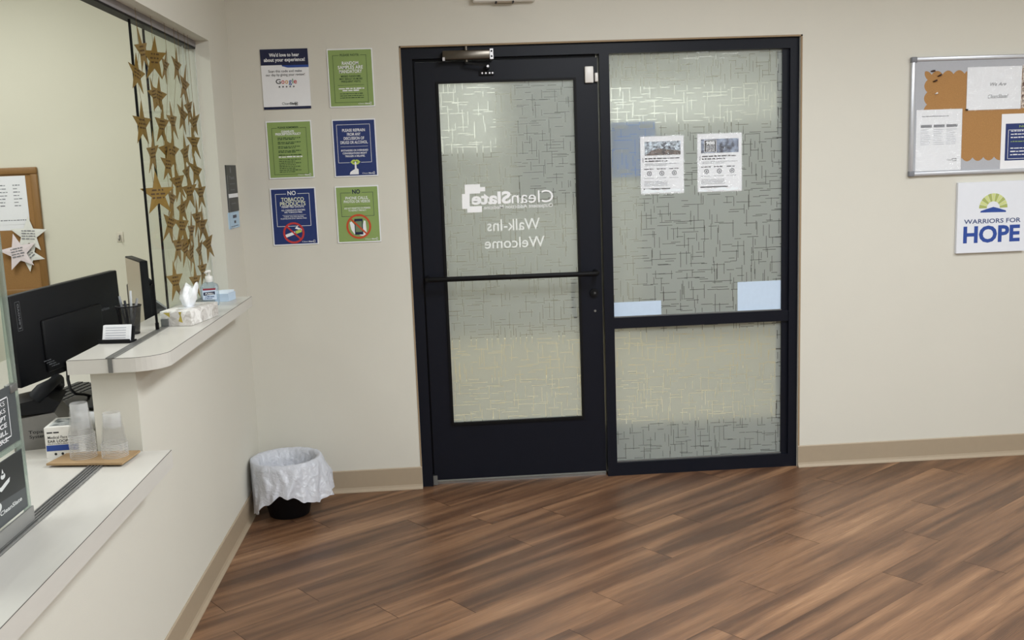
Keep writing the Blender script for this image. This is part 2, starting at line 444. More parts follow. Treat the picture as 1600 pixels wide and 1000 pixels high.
# vestibule beyond the door
VG = mat('vestibule_wall', rgb(140, 138, 126), .8, var=.04)
VC = mat('vestibule_cream', rgb(226, 216, 188), .7, var=.04)
VW = mat('vestibule_white', rgb(218, 219, 212), .6)
VD = mat('vestibule_dark', rgb(66, 68, 66), .6, var=.1)
struct(MB().box((-.8, .15, -.05), (4.2, 3.2, 0)).build('floor_vestibule', mat('vestibule_tile', rgb(186, 176, 152), .6, var=.05, scale=20)), 'pale tiled vestibule floor')
tag(MB().box((-.3, .2, .0), (2.9, .98, .012)).build('floor_mat', mat('dark_mat', rgb(60, 62, 62), .9, var=.2, scale=250)), 'dark mat on the pale floor just outside the glazed door', 'mat')
struct(MB().box((-.8, .15, 2.62), (4.2, 3.2, 2.7)).build('ceiling_vestibule', CEILM))
struct(MB().box((-.8, 2.6, 0), (4.2, 2.7, 2.62)).build('wall_vestibule_back', VG))
struct(MB().box((LB+.14, .75, 0), (-.7, 2.6, 2.62)).build('wall_vestibule_left', VC))
struct(MB().box((3.2, .15, 0), (3.3, 2.6, 2.62)).build('wall_vestibule_right', VC))
# panels added on the far vestibule wall, light and dark beyond put into colour
struct(MB().box((-.69, 2.57, 0), (3.19, 2.6, .30)).build('trim_1', VC))
struct(MB().box((-.3, 2.56, 1.70), (.58, 2.6, 2.45)).build('trim_2', VW))
struct(MB().box((1.28, 2.56, 1.86), (3.19, 2.6, 2.14)).build('trim_3', VW))
struct(MB().box((1.66, 2.55, .30), (3.1, 2.6, 1.80)).build('dark_panel_2', VD))
struct(MB().box((.74, 2.55, 1.35), (1.2, 2.6, 2.4)).build('dark_panel_3', VD))
# vinyl cove base
def cove(name, a, b, n):
    """profile along the wall from a to b (x,y), n = direction into the room"""
    prof = [(0, 0), (.017, 0), (.016, .004), (.009, .014), (.006, .024), (.006, .109), (.003, .113), (0, .113)]
    d = Vector((b[0]-a[0], b[1]-a[1], 0)); m = len(prof)
    v = [(p[0]+n[0]*q, p[1]+n[1]*q, z) for p in (a, b) for q, z in prof]
    f = [(i, (i+1) % m, m+(i+1) % m, m+i) for i in range(m)]+[tuple(range(m)), tuple(range(m, 2*m))[::-1]]
    return struct(fixn(MB().add(v, f).build(name, BASE)), 'taupe vinyl cove baseboard')
cove('baseboard_back', (XL, 0), (0, 0), (0, -1)); cove('baseboard_right', (FWD, 0), (XR, 0), (0, -1))
cove('baseboard_left', (XL, -.016), (XL, YF), (1, 0))
# return of the wall into the door recess, right side: thin tan liner strip
struct(MB().box((-.006, -.003, 0), (0, .0, FH+.008)).box((FWD, -.003, 0), (FWD+.008, .0, FH+.008)).box((-.006, -.003, FH), (FWD+.008, 0, FH+.008)).build('trim_4', mat('tan_caulk', rgb(150, 128, 100), .7)))

# ------------------------------------------------------------------ glazed door and side window
def film_pane(name, x0, x1, z0, z1, y, parent, seed):
    rng = random.Random(seed); W, H = x1-x0, z1-z0; t = .0024
    S = .033; rects = []
    nx, nz = int(W/S), int(H/S)
    for i in range(nx+1):
        for j in range(nz+1):
            x = x0+(i+.5+rng.uniform(-.42, .42))*S; z = z0+(j+.5+rng.uniform(-.42, .42))*S
            q = rng.random()
            if q < .38: l = rng.uniform(.028, .085); rects.append((x-l/2, x+l/2, z-t/2, z+t/2))
            elif q < .74: l = rng.uniform(.028, .085); rects.append((x-t/2, x+t/2, z-l/2, z+l/2))
    rects = [(max(a, x0), min(b, x1), max(c, z0), min(d, z1)) for a, b, c, d in rects]
    rects = [r for r in rects if r[1]-r[0] > .0005 and r[3]-r[2] > .0005]
    zs = sorted({z0, z1, *[round(r[2], 5) for r in rects], *[round(r[3], 5) for r in rects]})
    mb = MB()
    for a, b in zip(zs, zs[1:]):
        if b-a < 1e-5: continue
        m = (a+b)/2
        iv = sorted((r[0], r[1]) for r in rects if r[2] < m < r[3])
        x = x0
        for p, q in iv:
            if p > x: mb.rect(x, p, a, b, y, 0)
            if q > x: mb.rect(max(p, x), q, a, b, y, 1); x = max(x, q)
        if x < x1: mb.rect(x, x1, a, b, y, 0)
    # outer face of the glass
    mb.add([(x0, y+.006, z0), (x1, y+.006, z0), (x1, y+.006, z1), (x0, y+.006, z1)], [(3, 2, 1, 0)], 1)
    return mb.build(name, [FILM, LINEGLASS], parent)

FY = .018                               # recess of the frame face
door = bpy.data.objects.new('door_1', None); COL.objects.link(door); door.location = (.5, .06, 0)
struct(door, 'black metal door with a tall frosted glass pane and push bar')
def dpart(mb, name, mats, parent=door):
    o = mb.build(name, mats, parent); o.matrix_parent_inverse = Matrix.Translation(-Vector(door.location) if parent is door else -Vector(door.location)*0); return o
def rel(o, parent):
    """keep world-space vertices while parented to a moved empty"""
    o.data.transform(Matrix.Translation(-parent.location)); return o
fr = MB()
fr.box((0, FY, 0), (.052, .12, FH)).box((.052, FY, 2.118), (.952, .12, FH))
fr.box((.052, .055, 0), (.064, .12, 2.118)).box((.064, .055, 2.106), (.94, .12, 2.118))
rel(fr.build('frame', BLACK, door), door)
LY0, LY1 = .036, .08
lf = MB()
lf.box((.06, LY0, .026), (.166, LY1, 2.103)).box((.834, LY0, .026), (.944, LY1, 2.103))
lf.box((.166, LY0, .026), (.834, LY1, .316)).box((.166, LY0, 2.006), (.834, LY1, 2.103))
leaf = rel(lf.build('leaf', BLACK, door), door)
gs = MB()
for a, b in (((.160, .026, .310), (.172, LY0+.006, 2.010)), ((.826, .026, .310), (.838, LY0+.006, 2.010)), ((.172, .026, .310), (.826, LY0+.006, .322)), ((.172, .026, 2.0), (.826, LY0+.006, 2.010))): gs.box(a, b)
rel(gs.build('glazing_bead', BLACK2, door), door)
pane = film_pane('glass_pane', .168, .830, .318, 2.004, .046, door, 3); rel(pane, door)
pane['label'] = 'frosted glass with a pattern of clear crossing lines'
# mirrored lettering on the outside of the glass
MIL = mat('frosted_white_vinyl', rgb(250, 251, 255), .5)
DIM = mat('pale_vinyl', rgb(240, 243, 240), .5)
lt = MB()
Y = .0445
lt.text('Clean', .609, 1.415, .206, .060, Y, 0, 0, True)
lt.text('Slate', .405, 1.418, .194, .058, Y, 0, .035, True)
lt.text('Outpatient Addiction Medicine', .538, 1.391, .342, .0185, Y, 0, .004, True)
rel(lt.build('lettering', MIL, pane), door)
lt = MB()
lt.text('Walk-Ins', .5105, 1.283, .262, .056, Y, 0, .004, True)
lt.text('Welcome', .5135, 1.197, .299, .052, Y, 0, .004, True)
rel(lt.build('lettering', DIM, pane), door)
lg = MB()
lg.poly([(.277, 1.515), (.353, 1.515), (.353, 1.500), (.377, 1.500), (.377, 1.479), (.352, 1.479), (.352, 1.470), (.300, 1.470), (.298, 1.408), (.285, 1.408), (.285, 1.397), (.261, 1.397), (.262, 1.470), (.277, 1.470)], Y)
lg.poly([(.285, 1.378), (.358, 1.378), (.358, 1.408), (.285, 1.408)], Y)
rel(lg.build('logo', MIL, pane), door)
# push bar
pb = MB()
yb = -.055
pb.tube([(.075, .04, 1.064), (.075, yb+.02, 1.064), (.079, yb+.006, 1.064), (.09, yb, 1.064), (.895, yb, 1.060), (.906, yb+.006, 1.06), (.91, yb+.02, 1.06), (.91, .04, 1.06)], .0125, n=12)
rel(pb.build('push_bar', BLACK2, door), door)
lk = MB(); lk.tube([(.903, .038, .955), (.903, .022, .955)], .021, n=20).tube([(.903, .022, .955), (.903, .016, .955)], .014, n=16)
lock = rel(lk.build('lock', BLACK2, door), door)
lk2 = MB().tube([(.9045, .0165, .955), (.9045, .0145, .955)], .005, n=14); rel(lk2.build('keyway', mat('dull_steel', rgb(86, 86, 88), .4, .5), lock), door)
rel(MB().tube([(.906, .037, .862), (.906, .033, .862)], .006, n=10).build('screw', ALUD, door), door)
hb = MB(); hb.tube([(.812, .085, 1.01), (.812, .14, 1.0), (.812, .15, .97), (.812, .15, .87), (.812, .14, .84), (.812, .085, .83)], .011, n=10)
rel(hb.build('outer_handle', BLACK2, door), door)
# closer
cl = MB(); cl.bbox((.197, -.035, 2.104), (.436, .02, 2.147), .006)
closer = rel(cl.build('closer', CHROME, door), door)
closer['label'] = 'worn metal closer box'
rel(MB().box((.197, -.037, 2.10), (.208, .02, 2.116)).box((.422, -.039, 2.102), (.438, .02, 2.15)).build('end_cap', mat('bright_steel', rgb(190, 188, 190), .25, .9), closer), door)
rel(MB().tube([(.43, -.039, 2.139), (.43, -.041, 2.139)], .0045).tube([(.43, -.039, 2.115), (.43, -.041, 2.115)], .0045).build('screw', BLACK2, closer), door)
rel(MB().tube([(.31, -.012, 2.147), (.31, -.012, 2.166)], .008).tube([(.31, -.012, 2.104), (.31, -.012, 2.090)], .008).build('spindle', CHROME, closer), door)
rel(MB().obox((.305, -.022, 2.085), (.11, -.005, -.018), (0, .008, 0), (0, 0, .010)).obox((.402, -.03, 2.058), (.016, 0, 0), (0, .05, 0), (0, 0, .022)).build('closer_arm', BLACK2, door), door)
sh = MB().box((.372, .022, 2.034), (.44, LY0, 2.052)); shoe = rel(sh.build('closer_bracket', BLACK2, door), door)
for sx in (.385, .402, .42, .434):
    rel(MB().tube([(sx, .022, 2.043), (sx, .018, 2.043)], .0045, n=8).build('screw', MATS['bright_steel'], shoe), door)
rel(MB().tube([(.41, .0, 2.070), (.41, -.036, 2.070)], .006, n=8).build('pivot_pin', MATS['bright_steel'], door), door)
rel(MB().box((.054, .03, .002), (.075, .07, .05)).build('pivot', ALUD, door), door)
rel(MB().box((.06, .05, .0), (.945, .11, .012)).build('threshold', ALU, door), door)
rel(MB().box((.07, LY0+.002, .017), (.944, LY0+.012, .026)).build('door_sweep', mat('pale_sweep', rgb(120, 122, 118), .6), door), door)

win = bpy.data.objects.new('window_1', None); COL.objects.link(win); win.location = (1.45, .06, 0)
struct(win, 'black framed side window with frosted film beside the door')
wf = MB()
wf.box((.952, FY, 0), (1.0, .12, FH)).box((FWD-.045, FY, 0), (FWD, .12, FH)).box((1.0, FY, 2.118), (FWD-.045, .12, FH))
wf.box((1.0, FY, 0), (FWD-.045, .12, .068)).box((1.0, FY+.006, .767), (FWD-.045, .12, .822))
wf.box((FWD-.078, .036, .068), (FWD-.045, .12, 2.118))
rel(wf.build('frame', BLACK, win), win)
ss = MB().box((1.0, .036, .068), (FWD-.078, .05, .074)).box((1.0, .036, .822), (FWD-.078, .05, .827))
rel(ss.build('glazing_strip', ALUD, win), win)
p1 = rel(film_pane('upper_glass_pane', .998, FWD-.076, .824, 2.116, .046, win, 8), win)
p2 = rel(film_pane('lower_glass_pane', .998, FWD-.076, .072, .769, .046, win, 9), win)
for p in (p1, p2): p['label'] = 'frosted glass with a pattern of clear crossing lines'

# alarm contact on the door head
al = thing('door_contact_sensor', 'small white alarm contact at the top right corner of the black door', 'sensor', (.902, .036, 1.982))
rel2 = lambda o: o
MB().bbox((-.021, -.020, 0), (.021, 0, .078), .004).build('body', WPLAS, al)
MB().bbox((.027, -.026, .004), (.042, -.002, .046), .003).build('magnet', WPLAS, al)

# sheets on the glass
def sheet(name, label, cat, x0, x1, z0, z1, y, m, t=.0006, group=None, tilt=0):
    w, h = x1-x0, z1-z0
    o = MB().box((-w/2, -t, 0), (w/2, 0, h)).build(name, m, None, ((x0+x1)/2, y, z0), (0, tilt, 0))
    return tag(o, label, cat, group), w, h, -t
sheet('paper_sheet', 'pale blue paper strip on the side window, lower left of the upper pane', 'paper', 1.0, 1.245, .826, .898, .044, BLUEPAPER)
sheet('paper_sheet', 'larger pale blue paper on the side window, lower right of the upper pane', 'paper', 1.638, 1.862, .827, .974, .044, BLUEPAPER)
bluem = bpy.data.materials.new('painted_blue_reflection'); bluem.use_nodes = True
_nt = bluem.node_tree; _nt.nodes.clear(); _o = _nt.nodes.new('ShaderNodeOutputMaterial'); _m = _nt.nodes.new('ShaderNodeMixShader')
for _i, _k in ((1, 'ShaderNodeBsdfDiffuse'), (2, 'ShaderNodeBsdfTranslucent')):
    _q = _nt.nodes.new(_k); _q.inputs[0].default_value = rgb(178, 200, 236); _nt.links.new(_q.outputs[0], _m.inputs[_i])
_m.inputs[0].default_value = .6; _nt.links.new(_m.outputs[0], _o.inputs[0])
bo, w, h, y = sheet('blue_reflection', 'blue sheet standing in for a reflection, behind the frosted side window, left of the two flyers', 'poster', 1.012, 1.232, 1.522, 1.79, .068, bluem)  # added sheet: bluish reflection in the glass painted as translucent colour
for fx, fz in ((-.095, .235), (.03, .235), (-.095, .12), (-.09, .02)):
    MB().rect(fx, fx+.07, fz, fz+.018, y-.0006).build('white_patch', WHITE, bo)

def mottled(name, c1, c2, scale):
    m = bpy.data.materials.new(name); m.use_nodes = True; nt = m.node_tree; b = nt.nodes['Principled BSDF']; b.inputs['Roughness'].default_value = .5
    tc = nt.nodes.new('ShaderNodeTexCoord'); n = nt.nodes.new('ShaderNodeTexNoise'); n.inputs['Scale'].default_value = scale; n.inputs['Detail'].default_value = 5
    cr = nt.nodes.new('ShaderNodeValToRGB'); cr.color_ramp.elements[0].position = .38; cr.color_ramp.elements[1].position = .64
    cr.color_ramp.elements[0].color = c1; cr.color_ramp.elements[1].color = c2
    nt.links.new(tc.outputs['Object'], n.inputs['Vector']); nt.links.new(n.outputs['Fac'], cr.inputs[0]); nt.links.new(cr.outputs[0], b.inputs['Base Color'])
    return m
PH1 = mottled('photo_print_pale', rgb(50, 56, 70), rgb(214, 228, 240), 60)
PH1B = mottled('photo_print_brown', rgb(46, 40, 40), rgb(120, 100, 92), 70)
PH2 = mottled('photo_print_blue', rgb(40, 46, 66), rgb(150, 164, 190), 34)
SLEEVE = mat_clear('crinkled_sleeve', (1, 1, 1), 2.2, .12, extra=.10, ecol=(.9, .95, 1))
nt = SLEEVE.node_tree
_n = nt.nodes.new('ShaderNodeTexNoise'); _n.inputs['Scale'].default_value = 38; _n.inputs['Detail'].default_value = 4; _n.inputs['Distortion'].default_value = 1.5
_b = nt.nodes.new('ShaderNodeBump'); _b.inputs['Strength'].default_value = 1; _b.inputs['Distance'].default_value = .008
_t = nt.nodes.new('ShaderNodeTexCoord'); nt.links.new(_t.outputs['Object'], _n.inputs['Vector']); nt.links.new(_n.outputs['Fac'], _b.inputs['Height'])
for q in nt.nodes:
    if q.type == 'BSDF_GLOSSY': nt.links.new(_b.outputs[0], q.inputs['Normal'])

def flyer(x0, x1, z0, z1, label, second, seed):
    rng = random.Random(seed)
    o, w, h, y = sheet('flyer', label, 'flyer', x0, x1, z0, z1, .044, WHITE, .0008)
    X = lambda f: -w/2+f*w
    Z = lambda f: h*(1-f)
    ph = MB()
    if second:
        ph.rect(X(.08), X(.93), Z(.33), Z(.09), y-.0003, 0)
        ph.rect(X(.16), X(.42), Z(.31), Z(.11), y-.0005, 1)
        ph.build('photo', [PH2, DGREY2], o)
        mb = MB(); mb.outline(X(.15), X(.43), Z(.315), Z(.105), .002, y-.0006)
        mb.text('988', X(.29), Z(.185), w*.2, .017, y-.0007, 0, .04)
        for i in range(4): mb.words(X(.19), X(.39), Z(.215+.026*i), .0042, y-.0007, 0, rng)
        mb.build('lettering', WHITE, o)
    else:
        ph.rect(X(.10), X(.93), Z(.33), Z(.09), y-.0003, 0)
        ph.poly([(X(.10), Z(.33)), (X(.93), Z(.33)), (X(.93), Z(.26)), (X(.66), Z(.235)), (X(.42), Z(.21)), (X(.25), Z(.25))], y-.0005, 1)
        ph.build('photo', [PH1, PH1B], o)
    mb = MB()
    mb.rect(X(.05), X(.062), Z(.45), Z(.37), y-.0005)
    mb.words(X(.10), X(.90), Z(.395), .0072, y-.0005, 0, rng); mb.words(X(.10), X(.62), Z(.44), .0072, y-.0005, 0, rng)
    if second: pass
    for k, s in enumerate(('CONNECT', 'RELAX', 'OFFSITE')):
        mb.words(X(.08+.29*k), X(.30+.29*k), Z(.575), .006, y-.0005, 0, rng)
    mb.rect(X(.06), X(.68), Z(.925), Z(.905), y-.0005)
    mb.build('heading_print', INK, o)
    mb = MB()
    for i in range(2): mb.words(X(.10), X(.9-.3*i), Z(.485+.024*i), .0034, y-.0005, 0, rng)
    for k in range(3):
        mb.words(X(.08+.29*k), X(.30+.29*k), Z(.73), .003, y-.0005, 0, rng)
    for i in range(4): mb.words(X(.08), X(.62), Z(.79+.024*i), .0032, y-.0005, 0, rng)
    for k in range(3):
        cx, cz = X(.2+.29*k), Z(.645)
        mb.ring(cx, cz, .008, .0125, y-.0005, n=18)
        mb.disc(cx, cz, .004, .006, y-.0005, n=10)
    mb.build('icon_print', GREYINK, o)
    sl = MB(); e = .006
    sl.rect(-w/2-e, w/2+e, -e, h+e, y-.0016)
    s_ = sl.build('plastic_sleeve', SLEEVE, o); s_['label'] = 'shiny clear plastic sleeve'
    tp = MB()
    pts = []
    n = 12
    for i in range(n+1): pts.append((X(.02+.9*i/n), Z(.985)+rng.uniform(-.003, .004)))
    for i in range(n, -1, -1): pts.append((X(.02+.9*i/n), Z(.945)+rng.uniform(-.008, .010)))
    tp.poly(pts, y-.0020)
    tp.build('tape_strip', mat('crinkled_tape', rgb(238, 244, 250), .2, var=.08, scale=120, bump=.8, bscale=90), o)
flyer(1.151, 1.367, 1.435, 1.716, 'left of the two white flyers in plastic on the side window, pale photo at top', False, 21)
flyer(1.437, 1.660, 1.434, 1.719, 'right of the two white flyers in plastic on the side window, dark photo reading 988', True, 22)

# ------------------------------------------------------------------ six notices left of the door
def notice(label, x0, x1, z0, z1, m, rim=True):
    o, w, h, y = sheet('notice_sign', label, 'sign', x0, x1, z0, z1, -.0015, WHITE if rim else m, .003)
    b = .0055
    if rim:
        MB().rect(-w/2+b, w/2-b, b, h-b, y-.0003).build('printed_panel', m, o)
    return o, w, h, y-.0003, (lambda f: -w/2+f*w), (lambda f: h*(1-f))
def small_logo(o, w, h, y, X, Z, m):
    mb = MB(); mb.text('Clean', X(.70), Z(.955), w*.13, .0058, y, 0); mb.text('Slate', X(.84), Z(.955), w*.12, .0058, y, 0, .03)
    mb.outline(X(.885), X(.925), Z(.965), Z(.92), .0016, y)
    mb.build('logo', m, o)
# 1 white review card
o, w, h, y, X, Z = notice('white and navy card asking for reviews, top left of the six wall notices', -.657, -.435, 1.902, 2.180, WHITE, False)
hd = MB(); hd.poly([(X(0), Z(0)), (X(1), Z(0)), (X(1), Z(.27)), (X(.44), Z(.27)), (X(.44), Z(.265)), (X(0), Z(.265))], y, 0)
hd.rect(X(0), X(1), Z(1), Z(.955), y, 0); hd.poly([(X(.44), Z(.285)), (X(.56), Z(.31)), (X(1), Z(.31)), (X(1), Z(.27)), (X(.44), Z(.27))], y, 1)
hd.build('printed_band', [DNAVY, BLUEP], o)
mb = MB(); mb.text("We'd love to hear", X(.5), Z(.125), w*.63, .0165, y-.0004, 0, .025); mb.text('about your experience!', X(.5), Z(.205), w*.86, .0165, y-.0004, 0, .025)
mb.build('heading', WHITE, o)
mb = MB(); mb.text('Scan this code and make', X(.5), Z(.385), w*.70, .0115, y-.0004, 0, .004); mb.text('our day by giving your review!', X(.5), Z(.445), w*.82, .0115, y-.0004, 0, .004)
for k in range(5):
    cx, cz = X(.36+.075*k), Z(.625)
    mb.poly([(cx+(.0055 if i % 2 == 0 else .0024)*math.sin(math.pi*i/5), cz+(.0055 if i % 2 == 0 else .0024)*math.cos(math.pi*i/5)) for i in range(10)], y-.0004)
mb.text('Clean', X(.47), Z(.925), w*.16, .011, y-.0004); mb.text('Slate', X(.63), Z(.925), w*.15, .011, y-.0004, 0, .03); mb.outline(X(.66), X(.72), Z(.94), Z(.885), .002, y-.0004)
mb.build('lettering', INK, o)
mb = MB()
x = X(.29)
for i, (ch, ww) in enumerate((('G', .105), ('o', .065), ('o', .065), ('g', .065), ('l', .016), ('e', .065))):
    hh = .022 if ch in 'Gl' else .0155
    mb.text(ch, x+ww*w/2, Z(.575), ww*w, hh, y-.0004, i, .012); x += (ww+.012)*w
mb.build('logo', [INK, RED, mat('amber_print', rgb(206, 150, 60), .5), BLUEP, mat('mid_green_print', rgb(60, 130, 80), .5), RED], o)
# 2 green random samples
def lines(mb, X, Z, w, y, rows, bold=.02, mi=0):
    for t, c, f, ww, hh in rows: mb.text(t, X(c), Z(f), w*ww, hh, y, mi, bold)
o, w, h, y, X, Z = notice('green notice reading random samples are mandatory, top right of the six wall notices', -.347, -.133, 1.902, 2.173, GREEN)
mb = MB(); mb.outline(X(.12), X(.86), Z(.92), Z(.11), .0017, y-.0003, 0, (X(.26), X(.73)))
lines(mb, X, Z, w, y-.0004, [('PLEASE NOTE:', .495, .125, .42, .0095), ('MISSED RANDOMS', .5, .485, .43, .0085), ('MAY RESULT IN MORE', .5, .53, .5, .0085), ('FREQUENT VISITS.', .5, .575, .43, .0085)])
mb.rect(X(.2), X(.78), Z(.625), Z(.62), y-.0004)
for i in range(3): mb.words(X(.24), X(.76), Z(.775+.035*i), .0045, y-.0004, 0)
mb.build('lettering', DKGREEN, o)
mb = MB(); lines(mb, X, Z, w, y-.0004, [('RANDOM', .5, .275, .36, .0155), ('SAMPLES ARE', .5, .345, .55, .0155), ('MANDATORY', .5, .415, .5, .0155)], .018)
mb.words(X(.22), X(.78), Z(.69), .007, y-.0004); mb.words(X(.3), X(.7), Z(.725), .007, y-.0004)
mb.build('heading', WHITE, o); small_logo(o, w, h, y-.0004, X, Z, WHITE)
# 3 green policy
o, w, h, y, X, Z = notice('green notice of small dark print, middle left of the six wall notices', -.655, -.4405, 1.577, 1.848, GREEN)
mb = MB(); mb.outline(X(.12), X(.88), Z(.93), Z(.12), .0017, y-.0003, 0, (X(.24), X(.74)))
lines(mb, X, Z, w, y-.0004, [('PLEASE REMEMBER:', .49, .13, .46, .009)])
for i in range(9 if True else 0):
    z = .29+.037*i+(.012 if i % 2 == 0 else 0)
    mb.words(X(.24), X(.74 if i % 2 == 0 else .62), Z(z), .005, y-.0004)
mb.rect(X(.24), X(.74), Z(.595), Z(.591), y-.0004)
for i in range(8): mb.words(X(.24), X(.72 if i % 2 == 0 else .6), Z(.675+.031*i), .0042, y-.0004)
mb.build('lettering', DKGREEN, o)
mb = MB(); lines(mb, X, Z, w, y-.0004, [('CLEANSLATE', .47, .20, .28, .0095), ('PRESCRIPTION POLICY', .48, .245, .56, .0105)], .03); mb.words(X(.24), X(.76), Z(.633), .0065, y-.0004)
mb.build('heading', WHITE, o); small_logo(o, w, h, y-.0004, X, Z, WHITE)
# 4 navy refrain
o, w, h, y, X, Z = notice('navy notice with green lips and a raised finger, middle right of the six wall notices', -.344, -.137, 1.574, 1.846, NAVY)
mb = MB()
x0_, x1_, z0_, z1_ = X(.10), X(.87), Z(.755), Z(.09)
mb.rect(x0_, x0_+.0017, z0_, z1_, y-.0003); mb.rect(x1_-.0017, x1_, z0_, z1_, y-.0003); mb.rect(x0_, x1_, z1_-.0017, z1_, y-.0003)
mb.rect(x0_, X(.36), z0_, z0_+.0017, y-.0003); mb.rect(X(.62), x1_, z0_, z0_+.0017, y-.0003)
lines(mb, X, Z, w, y-.0004, [('PLEASE REFRAIN', .49, .215, .52, .0135), ('FROM ANY', .49, .285, .31, .0135), ('DISCUSSION OF', .49, .355, .47, .0135), ('DRUGS OR ALCOHOL.', .49, .425, .63, .0135)], .018)
mb.rect(X(.17), X(.8), Z(.475), Z(.471), y-.0004)
lines(mb, X, Z, w, y-.0004, [('BYSTANDERS OR OVERHEARD', .49, .555, .62, .0085), ('CONVERSATIONS MIGHT', .49, .605, .56, .0085), ('TRIGGER A RELAPSE.', .49, .655, .46, .0085)], .02)
mb.build('lettering', WHITE, o)
lp = MB()
cx, cz = X(.49), Z(.745)
lp.poly([(cx-.024, cz), (cx-.014, cz+.010), (cx-.005, cz+.012), (cx, cz+.009), (cx+.005, cz+.012), (cx+.014, cz+.010), (cx+.024, cz), (cx+.012, cz-.011), (cx, cz-.013), (cx-.012, cz-.011)], y-.0005, 0)
lp.poly([(cx-.014, cz), (cx-.004, cz+.004), (cx+.004, cz+.004), (cx+.014, cz), (cx+.004, cz-.003), (cx-.004, cz-.003)], y-.0006, 1)
lp.poly([(cx-.0035, cz+.002), (cx+.0035, cz+.002), (cx+.0045, cz-.03), (cx+.013, cz-.034), (cx+.013, cz-.0585), (cx-.03, cz-.0585), (cx-.026, cz-.046), (cx-.012, cz-.037), (cx-.0045, cz-.034)], y-.0008, 2)
lp.build('pictogram', [LIME, DKGREEN, WHITE], o); small_logo(o, w, h, y-.0004, X, Z, WHITE)
# 5 navy tobacco
def ban(mb, cx, cz, r, t, y, mi):
    mb.ring(cx, cz, r-t, r, y, mi); q = R(-45); a = Vector((math.cos(q), math.sin(q))); b = Vector((-a.y, a.x))*t*.42; c = Vector((cx, cz)); L_ = r-t*.6
    mb.poly([tuple(c-a*L_-b), tuple(c+a*L_-b), tuple(c+a*L_+b), tuple(c-a*L_+b)], y-.0002, mi)
o, w, h, y, X, Z = notice('navy no tobacco notice with a red ban circle, bottom left of the six wall notices', -.658, -.4415, 1.257, 1.532, NAVY)
mb = MB(); mb.outline(X(.11), X(.86), Z(.67), Z(.10), .002, y-.0003, 0, (X(.35), X(.60)))
lines(mb, X, Z, w, y-.0004, [('NO', .475, .125, .18, .020), ('PERMITTED ON-SITE.', .485, .345, .50, .0085), ('ALL CLEANSLATE CENTERS', .485, .40, .52, .0075), ('ARE TOBACCO FREE.', .485, .437, .4, .0075)], .015)
mb.rect(X(.24), X(.76), Z(.475), Z(.471), y-.0004)
lines(mb, X, Z, w, y-.0004, [('THANK YOU FOR HELPING', .485, .51, .44, .0058), ('CLEANSLATE STAY SMOKE FREE.', .485, .543, .58, .0058)], .012)
mb.build('lettering', WHITE, o)
mb = MB(); lines(mb, X, Z, w, y-.0004, [('TOBACCO', .485, .235, .50, .019), ('PRODUCTS', .485, .31, .56, .019)], .018); mb.build('heading', CREAMP, o)
pg = MB(); cx, cz = X(.465), Z(.785)
pg.obox((cx-.030, y-.0006, cz-.016), (.036, 0, .012), (0, .0002, 0), (-.003, 0, .009), 0); pg.obox((cx+.008, y-.0006, cz-.0035), (.018, 0, .006), (0, .0002, 0), (-.003, 0, .009), 1)
pg.poly([(cx+.004, cz+.014), (cx+.016, cz+.026), (cx+.012, cz+.018), (cx+.026, cz+.012), (cx+.03, cz+.006), (cx+.018, cz+.009)], y-.0006, 0)
ban(pg, cx, cz, .034, .0062, y-.0009, 2); pg.scale(cx, cz, 1.5)
pg.build('pictogram', [WHITE, LIME, RED], o); small_logo(o, w, h, y-.0004, X, Z, WHITE)
# 6 green phone
o, w, h, y, X, Z = notice('green no phone notice with a red ban circle, bottom right of the six', -.349, -.140, 1.257, 1.530, GREEN)
mb = MB(); mb.outline(X(.12), X(.87), Z(.535), Z(.115), .0017, y-.0003, 0, (X(.36), X(.61)))
lines(mb, X, Z, w, y-.0004, [('NO', .485, .135, .18, .020)], .035); mb.rect(X(.19), X(.8), Z(.355), Z(.351), y-.0004); mb.build('lettering', DNAVY, o)
mb = MB(); lines(mb, X, Z, w, y-.0004, [('PHONE CALLS,', .49, .235, .52, .0135), ('PHOTOS OR VIDEOS', .49, .295, .60, .0125), ('ARE NOT PERMITTED ON PREMISES', .49, .405, .60, .0075), ('TO RESPECT PRIVACY.', .49, .445, .42, .0075)], .015); mb.build('heading', WHITE, o)
pg = MB(); cx, cz = X(.50), Z(.715)
pg.poly([(cx-.030, cz+.014), (cx-.024, cz+.018), (cx-.014, cz+.006), (cx-.010, cz-.02), (cx+.004, cz-.031), (cx+.018, cz-.034), (cx+.022, cz-.036), (cx+.026, cz-.022), (cx+.024, cz+.018), (cx+.018, cz+.02), (cx+.014, cz+.004), (cx+.012, cz-.02), (cx-.016, cz-.026), (cx-.026, cz-.01)], y-.0005, 0)
pg.rect(cx-.014, cx+.014, cz-.028, cz+.026, y-.0007, 1); pg.rect(cx-.011, cx+.011, cz-.019, cz+.018, y-.0009, 2)
ban(pg, cx, cz, .042, .0065, y-.0011, 3); pg.scale(cx, cz, 1.42)
pg.build('pictogram', [WHITE, DNAVY, mat('grey_green_print', rgb(112, 132, 96), .5), ORED], o); small_logo(o, w, h, y-.0004, X, Z, WHITE)

# exit unit above the door: only its lower edge shows
eb = thing('emergency_light', 'white wall unit at the top edge above the black door', 'light', (.50, -.0005, 2.357))
MB().bbox((-.148, -.055, .006), (.148, 0, .19), .008).build('housing', WPLAS, eb)
MB().box((-.042, -.048, 0), (.042, -.01, .008)).build('test_cover', mat('tan_plastic', rgb(150, 136, 116), .6), eb)
for sx in (-.04, .04): MB().tube([(sx, -.05, .003), (sx, -.02, .003)], .005, n=8).build('clip', BPLAS, eb)

# two cards in a clear holder on the left wall strip
tc_ = thing('wall_card', 'narrow dark card on the left wall strip between the opening and the corner', 'card', (XL, -.165, 1.436))
